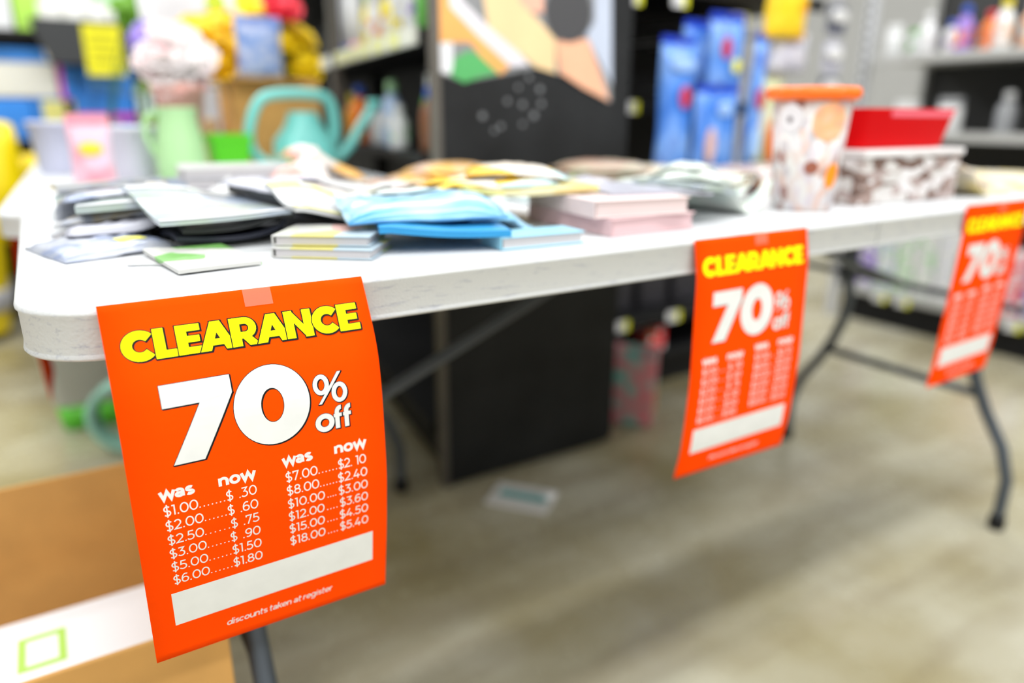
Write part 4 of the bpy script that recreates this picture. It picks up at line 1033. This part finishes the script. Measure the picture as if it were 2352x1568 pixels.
K = {
 'leafprint': pm('p_leafprint', [(.80, .80, .76), (.80, .80, .76), (.25, .60, .15), (.78, .78, .74), (.80, .79, .78)], 26, .4, seed=1),
 'greyblue': pm('p_greyblue', [(.55, .60, .74), (.72, .75, .84), (.38, .46, .70), (.76, .78, .82)], 22, .25, seed=2, noise=True),
 'greymix': pm('p_greymix', [(.60, .64, .72), (.74, .74, .74), (.50, .55, .68), (.72, .62, .42), (.70, .72, .78)], 24, .3, seed=3, noise=True),
 'bluegrey2': pm('p_bluegrey2', [(.45, .55, .72), (.62, .70, .78), (.60, .72, .62), (.50, .60, .78)], 15, .2, seed=4, noise=True),
 'navy': mat('p_navy', (.02, .025, .05), .4), 'dark': mat('p_dark', (.03, .035, .04), .4, var=.4),
 'pastel': pm('p_pastel', [(.78, .80, .70), (.85, .78, .25), (.85, .50, .45), (.60, .75, .85), (.65, .80, .40), (.80, .80, .78)], 34, .35, (1, .6, 1), seed=5),
 'blue': pm('p_blue', [(.12, .42, .80), (.30, .62, .88), (.50, .76, .92), (.20, .50, .85)], 12, .2, (1, 2, 1), seed=6, noise=True),
 'deepblue': mat('p_deepblue', (.03, .34, .72), .35, var=.15), 'skyblue': mat('p_skyblue', (.32, .66, .82), .35),
 'pink': mat('p_pink', (.82, .56, .58), .45, var=.05), 'palepink': mat('p_palepink', (.86, .70, .69), .45), 'lilacgrey': mat('p_lilacgrey', (.68, .69, .80), .3, var=.1),
 'orangefood': pm('p_orangefood', [(.80, .74, .66), (.95, .50, .02), (.70, .58, .48), (.95, .62, .05), (.82, .80, .76), (.55, .78, .82)], 17, .25, seed=7),
 'goldfood': pm('p_goldfood', [(.95, .55, .02), (.96, .66, .06), (.80, .72, .60), (.82, .80, .74)], 13, .25, seed=9),
 'yellowfood': pm('p_yellowfood', [(.90, .70, .10), (.85, .75, .45), (.80, .60, .25), (.88, .80, .30)], 25, .25, seed=8),
 'tealwhite': pm('p_tealwhite', [(.40, .70, .80), (.62, .82, .86), (.78, .84, .82), (.80, .85, .78)], 14, .2, seed=10, noise=True),
 'mint': pm('p_mint', [(.66, .82, .74), (.74, .86, .78), (.80, .84, .78), (.62, .82, .78)], 14, .2, seed=11, noise=True),
 'paleyellow': pm('p_paleyellow', [(.86, .72, .30), (.84, .80, .62), (.85, .60, .25)], 16, .3, seed=12, noise=True),
 'tan': pm('p_tan', [(.62, .52, .36), (.75, .68, .56), (.62, .35, .25), (.70, .64, .48), (.50, .50, .36)], 12, .3, (1, 1, 4), seed=13, noise=True),
 'peach': pm('p_peach', [(.88, .50, .36), (.90, .60, .52), (.92, .52, .10), (.85, .66, .62)], 11, .3, seed=14, noise=True),
 'orangegold': mat('p_orangegold', (.95, .50, .02), .35, var=.1), 'salmon': pm('p_salmon', [(.88, .45, .40), (.80, .74, .70), (.92, .52, .15), (.84, .78, .76)], 16, .3, seed=15),
 'clearwhite': pm('p_clearwhite', [(.80, .80, .78), (.76, .76, .74), (.82, .62, .62), (.82, .82, .82)], 20, .15, seed=16, noise=True),
 'mauvegrey': mat('p_mauvegrey', (.42, .36, .42), .4, var=.2), 'white': mat('p_white', (.78, .79, .80), .35), 'lime': mat('p_lime', (.52, .82, .22), .4),
 'redpink': mat('p_redpink', (.80, .16, .18), .4), 'goldtan': pm('p_goldtan', [(.85, .65, .12), (.82, .76, .62), (.80, .60, .45)], 13, .3, seed=17, noise=True),
}
HW, HY = mat('header_white', (.54, .55, .57), .5), mat('header_yellow', (.62, .58, .2), .5)
D = [
 # label, x, y, rot, w, d, h, mat, kind, header, sticker
 ('thin white card packet flat on the bare table, left of the leaf packet', .076, .130, -23, .060, .075, .002, 'white', 'sleeve', 0, 0),
 ('crinkled grey-blue packet nearest the left front of the pile', .034, .165, 17, .095, .100, .014, 'greyblue', 'pouch', 0, 1),
 ('small white packet with green leaf print at the very front of the pile', .106, .070, 8, .066, .098, .005, 'leafprint', 'sleeve', 0, 0),
 ('dark navy packet just visible under the big grey-green packet', .122, .178, 3, .10, .13, .007, 'navy', 'sleeve', 0, 0),  # added as support; its dark colour stands in for the shade beneath
 ('black packet under the big grey-green packet, resting on the navy one', .128, .182, -3, .10, .12, .007, 'dark', 'sleeve', 0, 0),  # also added, coloured black as the shade below the raised packet
 ('silvery packet between the crinkled packet and the second row', .040, .235, 8, .095, .10, .012, 'lilacgrey', 'pouch', 0, 0),
 ('grey packet by the left table edge in the second row', .030, .295, -12, .105, .11, .014, 'greymix', 'pouch', 0, 0),
 ('blue-grey packet leaning on the second row at the left', .050, .275, -4, .095, .11, .010, 'bluegrey2', 'sleeve', HW, 0),
 ('pearly grey packet topmost of the left second-row pile', .042, .315, 5, .105, .11, .010, 'greyblue', 'pouch', 0, 0),
 ('cream spotted packet lying in the middle of the left pile', .115, .365, -6, .10, .11, .010, 'greymix', 'pouch', 0, 0),
 ('big flat grey-green packet with a white border sticking out in front', .108, .160, 4, .116, .165, .006, 'bluegrey2', 'sleeve', HW, 0),
 ('black-edged packet right of the big grey-green one', .228, .225, 12, .09, .12, .016, 'dark', 'sleeve', 0, 0),
 ('grey packet with silver edge lying on the black-edged one', .222, .215, 14, .11, .13, .012, 'lilacgrey', 'pouch', 0, 0),
 ('white packet with a yellow spot between the booklets and the grey packet', .222, .150, 6, .09, .075, .006, 'white', 'sleeve', HY, 0),
 ('pastel printed booklet at the front, lower of two', .187, .106, -38, .088, .068, .009, 'pastel', 'book', 0, 0),
 ('pastel printed booklet at the front, upper of two', .190, .113, -35, .085, .068, .009, 'pastel', 'book', 0, 0),
 ('plain blue packet underneath the light blue one at the front', .272, .072, -18, .120, .085, .007, 'deepblue', 'sleeve', 0, 0),
 ('sky-blue crinkled packet behind the plain blue one', .370, .080, 10, .095, .09, .012, 'blue', 'pouch', 0, 0),
 ('glossy light blue packet at the front, overhanging the plain blue one', .252, .092, -12, .150, .10, .016, 'blue', 'pouch', 0, 0),
 ('small sky blue notebook at the front edge, right of the blue packets', .377, .036, -3, .092, .040, .012, 'skyblue', 'book', 0, 0),
 ('pale pink notebook at the front, bottom of its stack', .515, .045, 1, .120, .15, .018, 'pink', 'book', 0, 0),
 ('pale pink notebook on top of the pink stack, turned clockwise', .500, .055, -7, .120, .15, .018, 'palepink', 'book', 0, 0),
 ('lilac-grey film packet lying on the pink notebooks', .545, .085, -12, .130, .12, .005, 'lilacgrey', 'sleeve', 0, 0),
 ('slate packet on the table right of the pink notebooks', .655, .055, 12, .075, .10, .008, 'bluegrey2', 'sleeve', 0, 0),
 ('white-blue packet under the food packets, behind the blue ones', .310, .165, -4, .130, .12, .012, 'tealwhite', 'pouch', 0, 1),
 ('yellow printed food packet behind the blue ones, bottom of its pile', .400, .150, -18, .150, .13, .008, 'yellowfood', 'sleeve', 0, 1),
 ('orange and white food packet second in the pile behind the blue packets', .365, .195, -20, .160, .13, .011, 'orangefood', 'pouch', 0, 0),
 ('bright orange printed packet in the pile behind the blue packets', .385, .215, -10, .140, .12, .010, 'goldfood', 'pouch', 0, 0),
 ('orange and white food packet topmost behind the blue packets', .430, .200, -26, .120, .11, .009, 'orangefood', 'pouch', 0, 0),
 ('white printed packet left of the orange food packets', .285, .255, 8, .110, .12, .014, 'clearwhite', 'pouch', 0, 1),
 ('white packet behind the white printed one, left of the food pile', .30, .31, -8, .110, .12, .014, 'white', 'pouch', 0, 0),
 ('brown-white striped packet by the white packets', .36, .34, -16, .100, .11, .014, 'tan', 'pouch', 0, 0),
 ('silver-grey packet behind the grey packet right of centre-left', .215, .36, -5, .10, .11, .016, 'lilacgrey', 'pouch', 0, 0),
 ('white packet in front of the tall grey stack', .14, .45, 4, .12, .11, .010, 'white', 'sleeve', 0, 0),
 ('cream packet bottom of the far left stack', .034, .44, -8, .14, .12, .012, 'greymix', 'sleeve', 0, 0),
 ('grey-blue packet in the middle of the far left stack', .036, .445, -4, .14, .12, .010, 'bluegrey2', 'sleeve', 0, 0),
 ('white bordered packet topmost of the far left stack', .040, .45, 3, .13, .12, .008, 'greymix', 'sleeve', HW, 0),
 ('white packet lying loose behind the far left stack', .05, .59, 6, .12, .12, .012, 'clearwhite', 'pouch', 0, 0),
 ('mauve-grey notebook, bottom of the tall grey stack at the back left', .190, .595, -8, .175, .13, .016, 'mauvegrey', 'book', 0, 0),
 ('grey notebook second in the tall grey stack at the back left', .187, .598, -10, .175, .13, .014, 'lilacgrey', 'book', 0, 0),
 ('white notebook topmost of the tall grey stack at the back left', .195, .600, -6, .17, .13, .012, 'white', 'book', 0, 0),
 ('white and pink clear packet left of the salmon packets', .385, .57, 5, .09, .12, .028, 'clearwhite', 'pouch', 0, 0),
 ('clear packet with pink print lying across the white and pink one', .375, .58, 10, .095, .12, .022, 'salmon', 'pouch', 0, 0),
 ('small clear white packet in front of the pink printed packets', .40, .455, -10, .085, .10, .022, 'clearwhite', 'pouch', 0, 0),
 ('pink packet with an orange corner beside the tall grey stack', .325, .475, 12, .080, .09, .024, 'salmon', 'pouch', 0, 0),
 ('salmon and orange packet leaning over the clear packets', .485, .575, -22, .085, .12, .028, 'peach', 'pouch', 0, 0),
 ('teal and white packet behind the orange food packets', .475, .370, -14, .110, .12, .020, 'tealwhite', 'pouch', 0, 0),
 ('orange packet lying on the teal and white one', .470, .375, -8, .10, .11, .012, 'goldfood', 'pouch', 0, 0),
 ('pale teal packet right of the first behind the orange packets', .592, .335, -14, .110, .12, .020, 'tealwhite', 'pouch', 0, 0),
 ('orange printed packet lying on the right teal packet', .600, .34, -18, .10, .11, .012, 'orangefood', 'pouch', 0, 0),
 ('white packet between the pink notebooks and the pale teal packet', .60, .225, -10, .11, .11, .012, 'lilacgrey', 'pouch', 0, 0),
 ('gold-edged packet at the back beside the peach ones', .585, .50, 4, .13, .11, .018, 'orangegold', 'pouch', 0, 0),
 ('gold-edged packet at the back, bottom of two', .600, .622, 6, .15, .12, .022, 'orangegold', 'pouch', 0, 0),
 ('pink-peach packet at the back lying on the gold-edged one', .59, .618, 2, .16, .125, .022, 'peach', 'pouch', 0, 0),
 ('lime green wrapped packet between the teal and tan packets', .725, .40, -10, .06, .09, .022, 'lime', 'pouch', 0, 0),
 ('tan packet at the bottom of the tan pile by the poster panel', .800, .485, -16, .17, .14, .020, 'tan', 'pouch', 0, 0),
 ('tan printed packet in the middle of the tan pile', .795, .49, -12, .17, .14, .018, 'tan', 'pouch', 0, 0),
 ('brownish printed packet topmost of the tan pile', .80, .495, -18, .165, .135, .014, 'tan', 'pouch', 0, 0),
 ('silver packet between pink notebooks and mint packets', .700, .22, 20, .10, .12, .012, 'lilacgrey', 'pouch', 0, 0),
 ('mint green packet, lowest and nearest left of the patterned cup', .735, .085, 10, .095, .14, .012, 'mint', 'pouch', 0, 0),
 ('mint green packet lying on top of the lowest mint one', .725, .100, 16, .105, .15, .014, 'mint', 'pouch', 0, 0),
 ('white-mint packet topmost of the mint pile', .720, .13, 4, .11, .15, .012, 'mint', 'pouch', HY, 0),
 ('pale yellow packet behind the mint pile', .84, .27, -12, .13, .13, .018, 'paleyellow', 'pouch', 0, 0),
 ('second pale yellow packet lying on the first behind the mint pile', .85, .275, -6, .13, .13, .016, 'paleyellow', 'pouch', 0, 0),
 ('peach packet behind the mottled carton, beside the yellow ones', .99, .26, 5, .12, .13, .020, 'salmon', 'pouch', 0, 0),
 ('mint packet farther back beyond the pale yellow packets', 1.01, .40, -8, .14, .14, .028, 'mint', 'pouch', 0, 0),
 ('pale orange packet far back right of the tan pile', 1.02, .57, -6, .15, .14, .028, 'paleyellow', 'pouch', 0, 0),
 ('white packet far right at the back of the long table', 1.22, .45, -6, .16, .16, .030, 'clearwhite', 'pouch', 0, 0),
 ('gold and white packet right of the mottled carton', 1.232, .060, -4, .13, .12, .014, 'goldtan', 'pouch', 0, 0),
 ('cream packet lying over the gold one right of the mottled carton', 1.235, .070, 4, .13, .12, .012, 'tan', 'pouch', 0, 0),
 ('gold packet far right behind the mottled carton', 1.24, .25, -3, .13, .13, .030, 'goldtan', 'pouch', 0, 0),
 ('yellow packet at the far right behind the third sign', 1.385, .060, 3, .14, .13, .018, 'goldtan', 'pouch', 0, 0),
 ('white packet under the red one at the far right', 1.40, .22, -5, .15, .14, .026, 'clearwhite', 'pouch', 0, 0),
 ('red packet lying on the white one at the far right', 1.41, .225, 4, .14, .13, .022, 'redpink', 'pouch', 0, 0),
 ('gold packet at the right beyond the red one', 1.57, .10, 4, .14, .15, .026, 'goldtan', 'pouch', 0, 0),
]
# the patterned cup, the carton and the tray first so that nothing lands on them
for cc in ((.845, .05, 0, .105, .11), (.975, .062, -2/57.3, .25, .17)): 
    for k in foot(*cc): HM[k] = .78
for (l, x, y, rot, w_, d, h, m, kind, hd, stk) in sorted(D, key=lambda q: q[8] != 'book'):
    packet(l, x, y, rot, w_, d, h if kind == 'book' or 'plain blue' in l or 'glossy' in l else h*.72, K[m], kind, hd or None, STK if stk else None)

CUPM = pm('cup_print', [(.66, .64, .65), (.50, .46, .48), (.60, .54, .58), (.66, .64, .62), (.36, .22, .20), (.64, .55, .52), (.66, .46, .40), (.68, .67, .66)], 110, .3, (1, 1, .6), seed=3)
CX, CY = .894, .104
t = thing('treat_cup', 'tall patterned cup with a wavy orange rim at the front table edge', 'cup', (CX, CY, .7402), 0)
obj('cup_body', lathe(BM(), [(.038, 0), (.040, .002), (.0405, .03), (.049, .143), (.047, .143), (.038, .03)], 36), CUPM, t, True)
obj('wavy_rim', lathe(BM(), [(.0465, .139), (.054, .141), (.057, .146), (.056, .153), (.052, .156), (.044, .153)], 64, capb=False, wob=.03, lobes=9), mat('rim_orange', (1.0, .16, .0), .4), t, True)
def wrap(bm, u0, u1, z0, z1, sh):
    """patch on the cup wall; u in degrees round the cup"""
    n = 8; rows = []
    for j in range(n+1):
        fz = j/n; z = z0+(z1-z0)*fz; r = .0405+(z-.03)/(.113)*.0085+.0008; hw = sh(fz); um = (u0+u1)/2; hu = (u1-u0)/2*hw
        rows.append([bm.verts.new((r*math.cos(math.radians(um+hu*s)), r*math.sin(math.radians(um+hu*s)), z)) for s in (-1, -.5, 0, .5, 1)])
    for A, B in zip(rows, rows[1:]):
        for i in range(4): bm.faces.new((A[i], A[i+1], B[i+1], B[i]))
    return bm
rnd = lambda f: math.sqrt(max(.001, 1-(2*f-1)**2))
view = math.degrees(math.atan2(CAM.y-CY, CAM.x-CX))
obj('flower_print', wrap(BM(), view-52, view-10, .098, .136, rnd), mat('cup_flower', (.80, .76, .80), .5), t, True)
obj('flower_centre', wrap(BM(), view-36, view-27, .112, .120, rnd), mat('cup_centre', (.12, .08, .10), .5), t, True)
obj('orange_print', wrap(BM(), view+36, view+66, .030, .064, rnd), mat('cup_orange', (1.0, .28, .0), .5), t, True)
obj('brown_print', wrap(BM(), view-2, view+22, .048, .066, rnd), mat('cup_brown', (.32, .10, .06), .5), t, True)
obj('coral_print', wrap(BM(), view+2, view+58, .088, .138, rnd), pm('cup_coral', [(.88, .38, .28), (.92, .50, .25), (.84, .60, .50)], 60, .5, seed=2, noise=True), t, True)

t = thing('carton', 'brown and silver mottled carton under the red tray near the table edge', 'box', (.985, .078, .7402), math.radians(-2))
obj('body', box(BM(), 0, 0, 0, .235, .14, .066, .003, 2), pm('mottled', [(.17, .11, .09), (.62, .60, .58), (.32, .23, .20), (.72, .70, .70), (.42, .34, .32)], 60, .25, (.6, 1, 1.4), seed=5), t)
obj('lid', box(BM(), -.003, -.003, .066, .238, .143, .076, .002), mat('lid_white', (.72, .70, .70), .35, var=.06, vscale=40), t)
t = thing('tray', 'bright red plastic tray on top of the mottled carton', 'tray', (1.103, .155, .8166), math.radians(-2))
MR = mat('tray_red', (.70, .0, .002), .6, spec=.08)
obj('body', loft(BM(), [(0, .104, .056, .018), (.003, .108, .060, .02), (.052, .118, .068, .02), (.055, .121, .071, .02), (.055, .116, .066, .02), (.008, .104, .056, .018)]), MR, t, True)
obj('handle_tab', box(BM(), -.116, -.03, .055, -.094, .03, .064, .003, 2), MR, t, True)
obj('rim_highlight_strip', box(BM(), -.05, -.070, .044, .10, -.0665, .052, .001), mat('tray_pink', (.85, .16, .22), .3), t)  # painted highlight: a paler strip stands for the light on the rim
